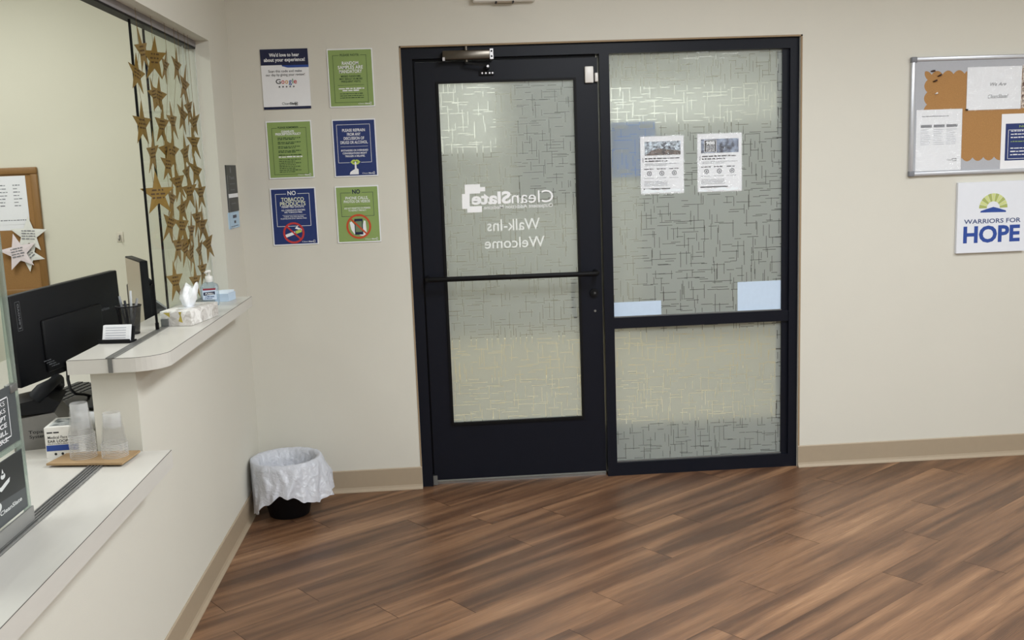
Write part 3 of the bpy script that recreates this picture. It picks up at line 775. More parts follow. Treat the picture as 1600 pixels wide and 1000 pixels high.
# local x runs along +y of the room after a quarter turn
tc_.rotation_euler = (0, 0, R(90))
MB().box((-.112, -.004, 0), (.112, 0, .212)).build('card', DGREY2, tc_)
mb = MB(); mb.text('Thank', 0, .148, .12, .014, -.0044, 0, .02); mb.words(-.05, .06, .125, .005, -.0044); mb.words(-.04, .05, .098, .005, -.0044); mb.words(-.05, .05, .035, .004, -.0044)
mb.disc(-.02, .190, .012, .015, -.0044)
mb.build('lettering', GREYINK, tc_)
MB().rect(-.1, .108, .064, .082, -.0044).build('white_strip', WHITE, tc_)
tb = thing('wall_card', 'light blue card under the dark card on the left wall strip', 'card', (XL, -.175, 1.360)); tb.rotation_euler = (0, 0, R(90))
MB().box((-.118, -.004, 0), (.112, 0, .074)).build('card', mat('light_blue_card', rgb(176, 204, 226), .5), tb)
mb = MB(); mb.rect(-.03, .05, .046, .060, -.0044); mb.rect(-.01, .03, .022, .034, -.0044); mb.words(-.08, .08, .008, .004, -.0044); mb.build('printed_marks', DNAVY, tb)
hk = MB(); hk.box((-.122, -.010, 0), (-.119, 0, .24)).box((-.122, -.010, 0), (-.05, -.007, .004))
tag(hk.build('card_holder', PLASTIC, None, (XL, -.165, 1.362), (0, 0, R(90))), 'clear plastic holder edge beside the cards on the left wall strip', 'holder')

# ------------------------------------------------------------------ bulletin board on the right
BX0, BX1, BZ0, BZ1 = 2.492, 3.70, 1.474, 2.052
bb = thing('bulletin_board', 'silver framed cork bulletin board with grey scalloped border on the right wall', 'board', ((BX0+BX1)/2, 0, BZ0))
BW, BH = BX1-BX0, BZ1-BZ0; hx = BW/2
MB().box((-hx+.01, -.012, .01), (hx-.01, -.001, BH-.01)).build('cork_panel', CORK, bb)
fm = MB(); t = .020
for a, b in (((-hx, -.02, 0), (hx, 0, t)), ((-hx, -.02, BH-t), (hx, 0, BH)), ((-hx, -.02, t), (-hx+t, 0, BH-t)), ((hx-t, -.02, t), (hx, 0, BH-t))): fm.bbox(a, b, .004)
fm.build('frame', mat('silver_frame', rgb(198, 200, 206), .35, .55, var=.04), bb)
for cx in (-hx, hx-.024):
    for cz in (0, BH-.024): MB().bbox((cx-.002, -.0225, cz-.001), (cx+.026, -.0005, cz+.025), .003).build('corner_cap', mat('grey_cap', rgb(120, 122, 128), .5), bb)
# scalloped paper border: an outer rectangle with a wavy inner edge, as strips
def scallop_strip(p0, p1, n_, depth, width, bumps, yy=-.0128):
    """strip along p0->p1 on the board face; wavy edge on the side of n_"""
    mb = MB(); N = bumps*10; v = []; f = []
    for i in range(N+1):
        t = i/N; x = p0[0]+(p1[0]-p0[0])*t; z = p0[1]+(p1[1]-p0[1])*t
        d = width-depth*abs(math.cos(math.pi*bumps*t))**.8
        v += [(x, yy, z), (x+n_[0]*d, yy, z+n_[1]*d)]
    for i in range(N): f.append((2*i, 2*i+1, 2*i+3, 2*i+2))
    return mb.add(v, f)
bd = MB()
for args in (((-hx+t, BH-t), (hx-t, BH-t), (0, -1), .018, .066, 21), ((-hx+t, t), (hx-t, t), (0, 1), .018, .062, 21), ((-hx+t, t), (-hx+t, BH-t), (1, 0), .016, .064, 9, -.0124), ((hx-t, t), (hx-t, BH-t), (-1, 0), .016, .064, 9, -.0124)):
    q = scallop_strip(*args); bd.add(q.v, q.f)
bd.build('scalloped_border', FELT, bb)
YB = -.0135
def bsheet(label, x0, x1, z0, z1, m=WHITE): return sheet('paper_notice', label, 'paper', x0, x1, z0, z1, YB, m, .0008)
o, w, h, y = bsheet('white page in a plastic sleeve, lower left on the bulletin board', 2.523, 2.757, 1.497, 1.797)
X = lambda f: -w/2+f*w; Z = lambda f: h*(1-f)
mb = MB(); mb.words(X(.12), X(.7), Z(.115), .005, y-.0004)
for k in range(3): mb.rect(X(.10+.28*k), X(.34+.28*k), Z(.29), Z(.245), y-.0004)
mb.text('Clean', X(.74), Z(.84), w*.1, .008, y-.0004); mb.outline(X(.8), X(.9), Z(.85), Z(.805), .003, y-.0004)
mb.build('dark_print', GREYINK, o)
mb = MB()
for k in range(3):
    for i in range(9): mb.words(X(.10+.28*k), X(.34+.28*k), Z(.33+.03*i), .0035, y-.0004, last=random.uniform(.6, 1))
mb.build('table_print', mat('pale_grey_ink', rgb(176, 180, 190), .6), o)
MB().rect(-w/2-.002, w/2+.002, 0, h+.003, y-.0015).build('plastic_sleeve', SLEEVE, o)
o, w, h, y = bsheet('white landscape page with two grey italic lines, upper right on the bulletin board', 2.777, 3.056, 1.788, 1.996)
mb = MB(); mb.text('We Are', .02, .115, .082, .016, y-.0004, 0, .01, shear=.35); mb.text('CleanSlate!', .02, .055, .105, .018, y-.0004, 0, .01, shear=.35)
mb.build('lettering', GREYINK, o)
MB().rect(-w/2-.004, w/2+.004, -.004, h+.004, y-.0015).build('plastic_sleeve', SLEEVE, o)
o, w, h, y = bsheet('white sheet with a navy panel of lines, lower right on the bulletin board', 2.961, 3.235, 1.482, 1.764)
MB().rect(-w/2+.022, w/2-.022, .052, h-.048, y-.0003).build('printed_panel', NAVY, o)
mb = MB(); mb.outline(-w/2+.036, w/2-.036, .060, h-.078, .002, y-.0005)
for i, zz in enumerate((.20, .184, .168, .115, .099, .083)): mb.words(-w/2+.05, w/2-.05, zz-.005, .0062, y-.0005, last=.9)
mb.build('printed_lines', WHITE, o)
mb = MB(); mb.text('NOTICE', 0, h-.068, .09, .011, y-.0005, 0, .03); mb.words(-w/2+.05, w/2-.05, .143, .006, y-.0005); mb.build('green_lines', GREEN, o)
gp = mottled('glitter_print', rgb(70, 30, 24), rgb(240, 226, 210), 120)
gl = MB()
rr_ = random.Random(4)
for i in range(9): gl.disc(rr_.uniform(-.002, .004)+.03, .018+i*.022, .036, .014, -.0012-.0001*i, n=14)
gl.box((.0, -.001, 0), (.06, 0, .21))
tag(gl.build('patterned_card', gp, None, (3.060, YB, 1.79)), 'red brown sequin patterned card at the right edge of the photo on the bulletin board', 'card')
pinm = mat('dark_pin', rgb(58, 32, 22), .4)
def pin(x, z, m, label, L_=.016, a=.35):
    q = MB(); dx, dz = L_*math.cos(a), L_*math.sin(a)
    q.tube([(0, 0, 0), (0, -.006, 0), (dx*.2, -.009, dz*.2)], [.0025, .0025, .003], n=8).tube([(dx*.2, -.009, dz*.2), (dx, -.012, dz)], .0042, n=10)
    tag(q.build('push_pin', m, None, (x, -.0115, z)), label, 'pin')
pin(2.592, 1.983, pinm, 'topmost of the three dark pins in the upper left of the cork board', a=.1)
pin(2.627, 1.958, pinm, 'rightmost of the three dark pins in the upper left of the cork board', a=.45)
pin(2.605, 1.933, pinm, 'lowest of the three dark pins in the upper left of the cork board', a=.4)
pin(2.617, 1.873, WPLAS, 'white pin low in the left cork area of the board', .009, .6)
pin(2.775, 1.792, BPLAS, 'dark pin at the lower left corner of the landscape page on the board', .006, -.5)
# canvas
o, w, h, y = sheet('canvas_sign', 'white square sign reading WARRIORS FOR HOPE under the bulletin board', 'sign', 2.746, 3.103, 1.078, 1.433, -.0005, mat('white_canvas', rgb(226, 229, 236), .6, var=.02), .018)
X = lambda f: -w/2+f*w; Z = lambda f: h*(1-f)
mb = MB(); mb.text('WARRIORS FOR', X(.515), Z(.585), w*.83, .022, y-.0004, 0, .018); mb.build('lettering', mat('slate_blue_print', rgb(60, 74, 120), .5), o)
mb = MB(); mb.text('HOPE', X(.51), Z(.85), w*.83, .082, y-.0004, 0, .035); mb.build('lettering', BLUEP, o)
mb = MB(); cx, cz = X(.52), Z(.375)
for k in range(11):
    a0 = 180*k/11; mb.ring(cx, cz, .034, .074, y-.0004, k % 2, 5, a0+.6, a0+180/11-.6)
mb.poly([(cx-.068, cz-.020), (cx-.064, cz-.012), (cx-.03, cz-.002), (cx, cz+.006), (cx+.03, cz-.002), (cx+.066, cz-.014), (cx+.068, cz-.022), (cx, cz-.021)], y-.0005, 2)
mb.build('logo', [OLIVE, PALEG, BLUEP], o)

# ------------------------------------------------------------------ counters
XF = -.7035
hc = thing('high_counter', 'high white laminate counter ledge running to the corner', 'counter', (-.85, -1.13, 1.02))
def rounded(x0, x1, y0, y1, r, n=10):
    """counter outline with a rounded near-right corner"""
    p = [(x0, y1), (x0, y0)]
    for k in range(n+1):
        q = R(-90+90*k/n); p.append((x1-r+r*math.cos(q), y0+r+r*math.sin(q)))
    return p+[(x1, y1)]
def at(loc): return Matrix.Translation(-Vector(loc))
def part(mb, name, m, parent):
    o = mb.build(name, m, parent)
    p = parent; L_ = Vector((0, 0, 0)); top = parent
    while top.parent: top = top.parent
    o.data.transform(at(top.location)); return o
poly = rounded(-.992, XF, -1.842, -.402, .10)
mb = MB().prism(poly, 1.02, 1.0632, 0)
part(mb, 'top', LAM, hc)
def ins(pl, d):
    cx = sum(p[0] for p in pl)/len(pl); cy = sum(p[1] for p in pl)/len(pl)
    return [(p[0]+(d if p[0] < cx else -d), p[1]+(d if p[1] < cy else -d)) for p in pl]
part(MB().prism(poly, 1.0632, 1.0642, 0), 'edge_seam', LAMEDGE, hc)
part(MB().prism(ins(poly, .0014), 1.0642, 1.065, 0), 'laminate_sheet', LAM, hc)
# sliding track let into the high counter
tr = thing('glass_track', 'grey metal glass track set in the high counter', 'track', (-.861, -1.1, 1.0652))
mb = MB().box((-.875, -1.8435, 1.0652), (-.849, -.402, 1.0672)); mb.box((-.869, -1.8455, 1.021), (-.856, -1.8425, 1.0672))
part(mb, 'track_base', ALUD, tr)
mb = MB()
for gx in (-.874, -.866, -.858, -.850): mb.box((gx-.001, -1.842, 1.0672), (gx+.001, -.402, 1.0682))
part(mb, 'rib', ALU, tr)
mb = MB().box((-.874, -1.235, 1.0682), (-.848, -.403, 1.094)); part(mb, 'raised_channel', mat('grey_channel', rgb(118, 120, 118), .45, .4), tr)

lc = thing('low_counter', 'low white laminate counter and desk running into the foreground', 'counter', (-1.2, -2.4, .715))
poly2 = [(XF, -4.6), (XF, -1.842), (LB-.002, -1.842), (LB-.002, .58), (-1.95, .58), (-1.95, -4.6)]
mb = MB().prism(poly2, .715, .7682, 0); part(mb, 'top', LAM, lc)
part(MB().prism(poly2, .7682, .7692, 0), 'edge_seam', LAMEDGE, lc)
poly3 = [(XF-.0014, -4.6), (XF-.0014, -1.8434), (LB-.003, -1.8434), (LB-.003, .58), (-1.95, .58), (-1.95, -4.6)]
part(MB().prism(poly3, .7692, .77, 0), 'laminate_sheet', LAM, lc)
part(MB().box((-1.93, -4.6, 0), (-1.90, .58, .715)), 'support_panel', LAM, lc)
tr2 = thing('glass_track', 'ribbed grey metal glass track along the low counter', 'track', (-.883, -3.0, .7702))
mb = MB().box((-.905, -4.6, .7702), (-.863, -1.845, .7722)); part(mb, 'track_base', ALUD, tr2)
mb = MB()
for gx in (-.903, -.893, -.883, -.874, -.865): mb.box((gx-.0016, -4.6, .7722), (gx+.0016, -1.846, .7762))
part(mb, 'rib', ALU, tr2)
# header track
ht = MB().box((-.905, -4.6, 2.150), (-.860, YS-.002, HZ-.0005)); struct(ht.build('trim_5', mat('grey_head_track', rgb(140, 136, 138), .5, .2)), 'grey head track for the sliding glass')
struct(MB().box((-.900, -4.6, 2.143), (-.862, YS-.002, 2.150)).build('trim_6', BLACK2))

# ------------------------------------------------------------------ sliding glass over the counters
def slider(n, x, y0, y1, z0, z1, label, seal=True, inner=None):
    w_ = bpy.data.objects.new(n, None); COL.objects.link(w_); w_.location = (x, (y0+y1)/2, z0); struct(w_, label)
    part(MB().box((x-.003, y0, z0), (x+.003, y1, z1)), 'glass_pane', GLASSC, w_)
    if seal:
        part(MB().box((x-.0038, y0-.003, z0), (x+.0038, y0+.003, z1)), 'edge_seal', BLACK2, w_)
    return w_
w2 = slider('window_2', -.868, -1.305, -.41, 1.0684, 2.14, 'clear sliding glass with a black edge nearest the desk monitor')
part(MB().box((-.873, -1.310, 1.0685), (-.863, -1.297, 1.092)), 'corner_clip', BLACK2, w2)
w3 = slider('window_3', -.892, -1.06, -.41, 1.0655, 2.14, 'clear sliding glass with a black edge behind the gold stars')
struct(MB().box((-.882, -.556, 1.096), (-.877, -.551, 2.14)).build('trim_7', mat_clear('clear_edge_strip', (.93, .93, .92), 1.2, .08, extra=.45, ecol=(.9, .9, .88))))
struct(MB().box((-.868, -.408, 1.066), (-.862, -.402, 2.14)).build('trim_8', MATS['clear_edge_strip']))
EDGE = mat_clear('polished_glass_edge', (.72, .8, .76), 1.8, .08, extra=.35, ecol=(.62, .68, .64))
w4 = bpy.data.objects.new('window_4', None); COL.objects.link(w4); w4.location = (-.89, -3.4, .776); struct(w4, 'clear sliding glass over the low counter with dark posters')
part(MB().box((-.893, -4.6, .7765), (-.887, -2.46, 2.14)), 'glass_pane', GLASSC, w4)
part(MB().box((-.897, -2.46, .7765), (-.883, -2.447, 2.14)), 'edge_strip', EDGE, w4)
part(MB().box((-.8815, -4.6, .7765), (-.8765, -2.45, .812)).box((-.8865, -4.6, .7765), (-.8815, -2.45, .782)), 'bottom_channel', mat('grey_shoe', rgb(150, 150, 148), .5, .4), w4)
part(MB().bbox((-.898, -2.49, 1.105), (-.880, -2.452, 1.125), .003), 'clip', ALUD, w4)

# dark posters on the low glass, facing the lobby: built as x-z sheets and turned a quarter
def gposter(label, y0, y1, z0, z1):
    o, w, h, y = sheet('glass_poster', label, 'poster', 0, y1-y0, z0, z1, 0, DGREY, .001)
    o.location = (-.8855, (y0+y1)/2, z0); o.rotation_euler = (0, 0, R(90)); return o, w, h, y
o, w, h, y = gposter('upper dark grey poster of white text on the low sliding glass', -2.93, -2.462, .985, 1.125)
mb = MB(); rx = w/2
mb.outline(-w/2+.03, rx-.045, .02, h-.022, .003, y-.0005)
for i, s in enumerate(('SNACKS', 'DRINKS', 'ATTEMPT', 'SERVICE', 'OUR BILL', 'OFFICERS.')):
    ww = .0165*len(s); mb.text(s, rx-.064-ww/2, h-.040-.0172*i, ww, .0108, y-.0005, 0, .02 if i > 1 else 0)
mb.build('lettering', WHITE, o)
MB().box((-w/2, -.004, -.012), (w/2, 0, -.0005)).build('lower_edge', EDGE, o)
o, w, h, y = gposter('lower dark grey poster with hand and coin icons on the low sliding glass', -2.93, -2.462, .815, .962)
rx = w/2
mb = MB(); mb.poly([(-rx+.002, .075), (rx-.002, .05), (rx-.002, h-.002), (-rx+.002, h-.002)], y-.0003); mb.build('printed_panel', DGREY2, o)
mb = MB()
mb.poly([(rx-.16, .092), (rx-.13, .079), (rx-.085, .09), (rx-.08, .1), (rx-.105, .096), (rx-.13, .09)], y-.0006)
mb.disc(rx-.115, .112, .012, .007, y-.0006); mb.poly([(rx-.122, .115), (rx-.108, .115), (rx-.115, .13)], y-.0006)
mb.poly([(rx-.235, .064), (rx-.222, .066), (rx-.19, .086), (rx-.2, .09), (rx-.222, .08), (rx-.222, .05), (rx-.235, .048)], y-.0006)
mb.disc(rx-.17, .048, .032, .0145, y-.0006)
mb.text('CleanSlate', rx-.09, .026, .12, .010, y-.0006, 0, .02)
mb.outline(-rx+.05, rx-.2, .012, .04, .002, y-.0006)
mb.build('icon_print', mat('soft_white_print', rgb(214, 218, 218), .5), o)
mb = MB(); mb.text('S', rx-.17, .043, .018, .011, y-.0008, 0, .02); mb.build('lettering', DGREY2, o)

# ------------------------------------------------------------------ gold star garlands
def star_pts(r, k=.40, jit=0, rng=random):
    p = []
    for i in range(10):
        q = math.pi/2+math.pi*i/5; rr = r*(1 if i % 2 == 0 else k)*(1+rng.uniform(-jit, jit)); p.append((rr*math.cos(q), rr*math.sin(q)))
    return p
def garland(label, stars, top=2.1765):
    """stars: (y, z, radius, twist degrees); hung in the plane just in front of the glass"""
    ys, zs = stars[0][0], stars[0][1]
    xg = -.846
    g = thing('star_garland', label, 'garland', (xg, ys, top), 0, 'gold star garlands in front of the glass')
    rng = random.Random(len(label)*7+int(abs(ys*1000)))
    pts = [(0, 0, 0)]
    for y_, z_, r, tw in stars: pts.append((rng.uniform(-.004, .004)-.002, y_-ys, z_-top))
    MB().tube(pts, .0007, n=5).build('string', STRING, g)
    for y_, z_, r, tw in stars:
        mb = MB(); sp = star_pts(r, .38, .06, rng)
        # local: star in x-z facing -y; turned so that it faces +x (the room)
        n = len(sp)
        v = [(x, -.0006, z) for x, z in sp]+[(x, .0006, z) for x, z in sp]
        v += [(0, -.0016, 0), (0, .0016, 0)]
        f = []
        for i in range(n): j = (i+1) % n; f += [(i, j, 2*n), (n+j, n+i, 2*n+1), (i, n+i, n+j, j)]
        mb.add(v, f)
        for k_ in range(3):
            ww = r*(.5 if k_ != 1 else .62); zz = r*(.16-.17*k_)
            xx = -ww*.6
            while xx < ww*.55:
                q = rng.uniform(.06, .16)*r*1.6; mb.rect(xx, min(xx+q, ww*.6), zz, zz+r*.07, -.0022, 1); xx += q+r*.08
        s_ = mb.build('star', [GOLD, GOLDINK], g)
        s_.location = (rng.uniform(-.012, .012), y_-ys, z_-top)
        s_.rotation_euler = (rng.uniform(-.15, .15), rng.uniform(-.22, .22), R(90-tw))
    return g
garland('leftmost gold star garland, its lowest star large and turned to face out', [(-1.301, 2.033, 0.08, 0), (-1.348, 1.952, 0.073, 7), (-1.303, 1.787, 0.08, 7), (-1.281, 1.687, 0.08, 0), (-1.256, 1.544, 0.08, 36)])
garland('second gold star garland from the left, a large star at its top', [(-1.118, 2.027, 0.085, 16), (-1.2, 1.894, 0.065, 2), (-1.093, 1.897, 0.075, 7), (-1.085, 1.792, 0.08, 4), (-1.072, 1.699, 0.08, 7)])
garland('third gold star garland from the left, ending in a star just above the tissue box', [(-0.942, 2.017, 0.07, -3), (-1.089, 1.648, 0.075, 7), (-1.043, 1.519, 0.08, -3), (-1.107, 1.432, 0.082, 4), (-1.01, 1.341, 0.082, 2), (-1.081, 1.214, 0.084, 7)])
garland('fourth gold star garland from the left, its lowest star above the sanitizer bottle', [(-0.808, 2.03, 0.075, 0), (-0.919, 1.811, 0.08, 0), (-0.974, 1.701, 0.08, 4), (-0.892, 1.579, 0.084, 7), (-0.967, 1.414, 0.08, 7), (-0.89, 1.324, 0.08, 4), (-0.846, 1.184, 0.08, 4)])
garland('fifth gold star garland from the left, closely overlapped by its neighbours', [(-0.743, 1.962, 0.08, 0), (-0.742, 1.846, 0.084, 0), (-0.814, 1.694, 0.08, 0), (-0.775, 1.542, 0.084, 7), (-0.877, 1.479, 0.075, 4), (-0.808, 1.384, 0.08, -3), (-0.787, 1.295, 0.084, -3)])
garland('second gold star garland from the right, ending behind the pump bottle', [(-0.649, 1.877, 0.075, 0), (-0.644, 1.738, 0.08, 7), (-0.75, 1.613, 0.08, -3), (-0.675, 1.429, 0.084, 2), (-0.667, 1.296, 0.084, -3), (-0.628, 1.211, 0.08, 2)])
garland('rightmost gold star garland, nearest the opening edge', [(-0.593, 1.823, 0.08, 4), (-0.651, 1.623, 0.08, 7), (-0.595, 1.532, 0.084, 4), (-0.563, 1.396, 0.08, 4), (-0.568, 1.315, 0.084, 4)])

# ------------------------------------------------------------------ things on the high counter
CZ = 1.0655
def marble():
    m = bpy.data.materials.new('marble_triangle_print'); m.use_nodes = True; nt = m.node_tree; b = nt.nodes['Principled BSDF']; b.inputs['Roughness'].default_value = .45
    tc = nt.nodes.new('ShaderNodeTexCoord'); v = nt.nodes.new('ShaderNodeTexVoronoi'); v.inputs['Scale'].default_value = 24
    n = nt.nodes.new('ShaderNodeTexNoise'); n.inputs['Scale'].default_value = 26; n.inputs['Detail'].default_value = 6; n.inputs['Distortion'].default_value = 2
    cr = nt.nodes.new('ShaderNodeValToRGB'); e = cr.color_ramp.elements
    e[0].position = .1; e[0].color = rgb(196, 190, 184); e[1].position = .9; e[1].color = rgb(246, 244, 240)
    sep = nt.nodes.new('ShaderNodeSeparateColor'); mx = nt.nodes.new('ShaderNodeMix'); mx.data_type = 'RGBA'; mx.inputs[0].default_value = .35
    cn = nt.nodes.new('ShaderNodeValToRGB'); cn.color_ramp.elements[0].position = .42; cn.color_ramp.elements[1].position = .52
    cn.color_ramp.elements[0].color = rgb(170, 164, 158); cn.color_ramp.elements[1].color = rgb(240, 238, 236)
    L = nt.links.new
    L(tc.outputs['Object'], v.inputs['Vector']); L(tc.outputs['Object'], n.inputs['Vector']); L(v.outputs['Color'], sep.inputs[0])
    L(sep.outputs[0], cr.inputs[0]); L(n.outputs['Fac'], cn.inputs[0]); L(cr.outputs[0], mx.inputs[6]); L(cn.outputs[0], mx.inputs[7]); L(mx.outputs[2], b.inputs['Base Color'])
    return m
tb = thing('tissue_box', 'white marble patterned tissue box with gold triangles on the high counter', 'tissue box', (-.80, -1.105, CZ), R(-10))
TW, TL, TH = .118, .25, .055
MB().bbox((-TW/2, -TL/2, 0), (TW/2, TL/2, TH), .002).build('box', marble(), tb)
foil = mat('gold_foil', rgb(206, 186, 92), .4, .3)
for tri in ([(-.046, .050), (-.022, .050), (-.022, .032)], [(.010, .018), (.020, .045), (.026, .012)], [(.012, .052), (.024, .052), (.018, .034)]):
    MB().poly(tri, -TL/2-.0004).build('gold_triangle', foil, tb)
MB().disc(0, 0, .03, .075, 0).build('opening_film', mat('pale_film', rgb(226, 228, 230), .3), tb, (0, 0, TH+.0006), (R(90), 0, 0))
def tissue():
    bm = bmesh.new(); rng = random.Random(2); rings = 9; n = 20; rows = []
    for i in range(rings):
        t = i/(rings-1); row = []
        for k in range(n):
            q = 2*math.pi*k/n
            rr = (.016+.022*math.sin(t*2.6)+.006*math.sin(3*q+4*t))*(1+.25*math.sin(5*q+t*6))
            row.append(bm.verts.new((rr*math.cos(q)*.7+.008*t, rr*1.15*math.sin(q)+.03*t*t, t*.078+.010*math.sin(2*q+1)*t)))
        rows.append(row)
    for i in range(rings-1):
        for k in range(n): bm.faces.new((rows[i][k], rows[i][(k+1) % n], rows[i+1][(k+1) % n], rows[i+1][k]))
    top = bm.verts.new((.008, .035, .066))
    for k in range(n): bm.faces.new((rows[-1][k], rows[-1][(k+1) % n], top))
    for f in bm.faces: f.smooth = True
    me = bpy.data.meshes.new('tissue'); bm.to_mesh(me); bm.free(); me.materials.append(mat('tissue_paper', rgb(246, 248, 250), .9, bump=.5, bscale=60))
    o = bpy.data.objects.new('tissue', me); COL.objects.link(o); o.parent = tb; o.location = (-.005, -.0, TH); return o
tissue()
# hand sanitizer pump bottle
hs = thing('sanitizer_bottle', 'clear hand sanitizer pump bottle with a blue label on the high counter', 'bottle', (-.825, -.66, CZ), R(8))
bt = MB(); pr = []
def rrect(hw, hd, r, n=5):
    p = []
    for cx, cy, a in ((hw-r, hd-r, 0), (-hw+r, hd-r, 90), (-hw+r, -hd+r, 180), (hw-r, -hd+r, 270)):
        for k in range(n+1): q = R(a+90*k/n); p.append((cx+r*math.cos(q), cy+r*math.sin(q)))
    return p
secs = [(.034, .022, .01, 0), (.037, .024, .012, .004), (.037, .024, .012, .078), (.033, .021, .014, .088), (.020, .016, .012, .096), (.013, .013, .0125, .100)]
v = []; f = []
for hw, hd, r_, z in secs: v += [(x, y_, z) for x, y_ in rrect(hw, hd, r_)]
n = 24
for i in range(len(secs)-1):
    for k in range(n): f.append((i*n+k, i*n+(k+1) % n, (i+1)*n+(k+1) % n, (i+1)*n+k))
f.append(tuple(range(n))[::-1])
bt.add(v, f, 0, True); bt.build('bottle', GEL, hs)
lb = MB().rect(-.028, .028, .026, .072, -.0246); label = lb.build('label_sticker', mat('pale_blue_label', rgb(206, 220, 240), .45), hs)
MB().rect(-.026, .026, .066, .0735, -.0250).build('red_band', mat('crimson_print', rgb(150, 48, 66), .5), label)
MB().obox((-.024, -.0252, .044), (.046, 0, .003), (0, .0003, 0), (0, 0, .013)).build('logo_panel', DNAVY, label)
mb = MB(); mb.text('PURELL', 0, .0475, .036, .0075, -.0256, 0, .03, shear=.2); mb.build('lettering', WHITE, label)
mb = MB(); mb.words(-.018, .02, .037, .004, -.0252); mb.words(-.02, .01, .030, .003, -.0252); mb.build('small_print', NAVY, label)
pm_ = MB().lathe([(.0145, .098), (.0155, .1), (.0155, .122), (.013, .124), (.0, .124)], n=20).lathe([(.006, .122), (.006, .138), (.011, .139), (.011, .147), (.0, .149)], n=16)
pm_.tube([(0, 0, .143), (-.006, -.014, .143), (-.012, -.026, .140)], [.006, .005, .004], n=10)
pm_.build('pump', WPLAS, hs)
# pale blue card box
cb = thing('card_box', 'small pale blue box of cards behind the sanitizer bottle', 'box', (-.795, -.515, CZ), R(-8))
MB().box((-.03, -.045, 0), (.03, .045, .034)).build('box', BLUEPAPER, cb)
mb = MB()
for i in range(5): mb.obox((-.028, -.04+.016*i, .034), (.056, 0, .0), (0, .004, .0), (0, .012, .012-.001*i))
mb.build('cards', mat('blue_white_card', rgb(214, 224, 236), .6), cb)
# business card holder
ch = thing('card_holder', 'black holder of white cards at the near end of the high counter', 'holder', (-.935, -1.535, CZ), R(-8))
MB().obox((-.055, -.026, 0), (.11, 0, 0), (0, .05, 0), (0, 0, .006)).obox((-.055, -.026, .006), (.11, 0, 0), (0, .004, 0), (0, -.004, .008)).obox((-.055, .002, .006), (.11, 0, 0), (0, .005, 0), (0, .020, .045)).build('holder', BPLAS, ch)
MB().obox((-.046, -.014, .0065), (.092, 0, 0), (0, .014, 0), (0, .017, .05)).build('cards', WHITE, ch)
mb = MB()
for i in range(5):
    z = .016+.008*i; mb.obox((-.036, -.0148+.34*(z-.0065), z), (.07, 0, 0), (0, .0002, 0), (0, .0008, .002))
mb.build('printed_lines', mat('pale_grey_ink', rgb(176, 180, 190), .6), ch)
# mesh pen cup
def mesh_mat():
    m = bpy.data.materials.new('wire_mesh_black'); m.use_nodes = True; nt = m.node_tree; nt.nodes.clear(); L = nt.links.new
    out = nt.nodes.new('ShaderNodeOutputMaterial'); d = nt.nodes.new('ShaderNodeBsdfPrincipled'); d.inputs['Base Color'].default_value = rgb(18, 18, 20); d.inputs['Roughness'].default_value = .4
    t_ = nt.nodes.new('ShaderNodeBsdfTransparent'); mx = nt.nodes.new('ShaderNodeMixShader')
    tc = nt.nodes.new('ShaderNodeTexCoord'); ck = nt.nodes.new('ShaderNodeTexChecker'); ck.inputs['Scale'].default_value = 900
    ck.inputs[1].default_value = (1, 1, 1, 1); ck.inputs[2].default_value = (0.45, .45, .45, 1)
    L(tc.outputs['Object'], ck.inputs[0]); L(ck.outputs[0], mx.inputs[0]); L(t_.outputs[0], mx.inputs[1]); L(d.outputs[0], mx.inputs[2]); L(mx.outputs[0], out.inputs[0])
    return m
pc = thing('pen_cup', 'black wire mesh pen cup beside the monitor on the high counter', 'pen cup', (-.945, -1.36, CZ))
MB().lathe([(.031, .002), (.042, .098)], n=28).build('mesh_wall', mesh_mat(), pc)
MB().lathe([(0, 0), (.032, 0), (.032, .004), (0, .004)], n=28).build('base', BPLAS, pc)
mb = MB(); mb.tube([(.0425*math.cos(2*math.pi*k/28), .0425*math.sin(2*math.pi*k/28), .099) for k in range(29)], .0022, n=6, cap=False); mb.build('rim', BPLAS, pc)
for i, (dx, dy, lx, ly, L_, m, lab) in enumerate(((-.012, -.01, -.016, -.006, .135, mat('clear_grey_pen', rgb(150, 155, 160), .3), 'grey pen leaning left in the pen cup'), (.008, .006, .004, .008, .150, mat('white_pen', rgb(210, 214, 216), .35), 'tall white pen standing in the pen cup'), (.010, -.014, .030, .0, .125, mat('silver_pen', rgb(176, 178, 182), .3, .5), 'silver pen leaning right in the pen cup'), (.0, -.016, -.004, -.010, .120, mat('dark_pen_body', rgb(52, 54, 60), .4), 'dark pen in the middle of the pen cup'))):
    b0 = Vector((dx*.6, dy*.6, .006)); t0 = Vector((dx*.6+lx, dy*.6+ly, L_))
    pe = thing('pen', lab, 'pen', Vector((-.945, -1.36, CZ))+b0)
    MB().tube([(0, 0, 0), (t0-b0)*.06, (t0-b0)*.8], [.0012, .0042, .0042], n=9).build('barrel', m, pe)
    MB().tube([(t0-b0)*.8, (t0-b0)], [.0046, .004], n=9).build('cap', m, pe)

# ------------------------------------------------------------------ office things
def frame_xyz(o_, ax, az):
    ax = Vector(ax).normalized(); az = Vector(az); az = (az-ax*az.dot(ax)).normalized(); ay = az.cross(ax)
    m = Matrix.Identity(4)
    for i in range(3): m[i][0], m[i][1], m[i][2], m[i][3] = ax[i], ay[i], az[i], o_[i]
    return m
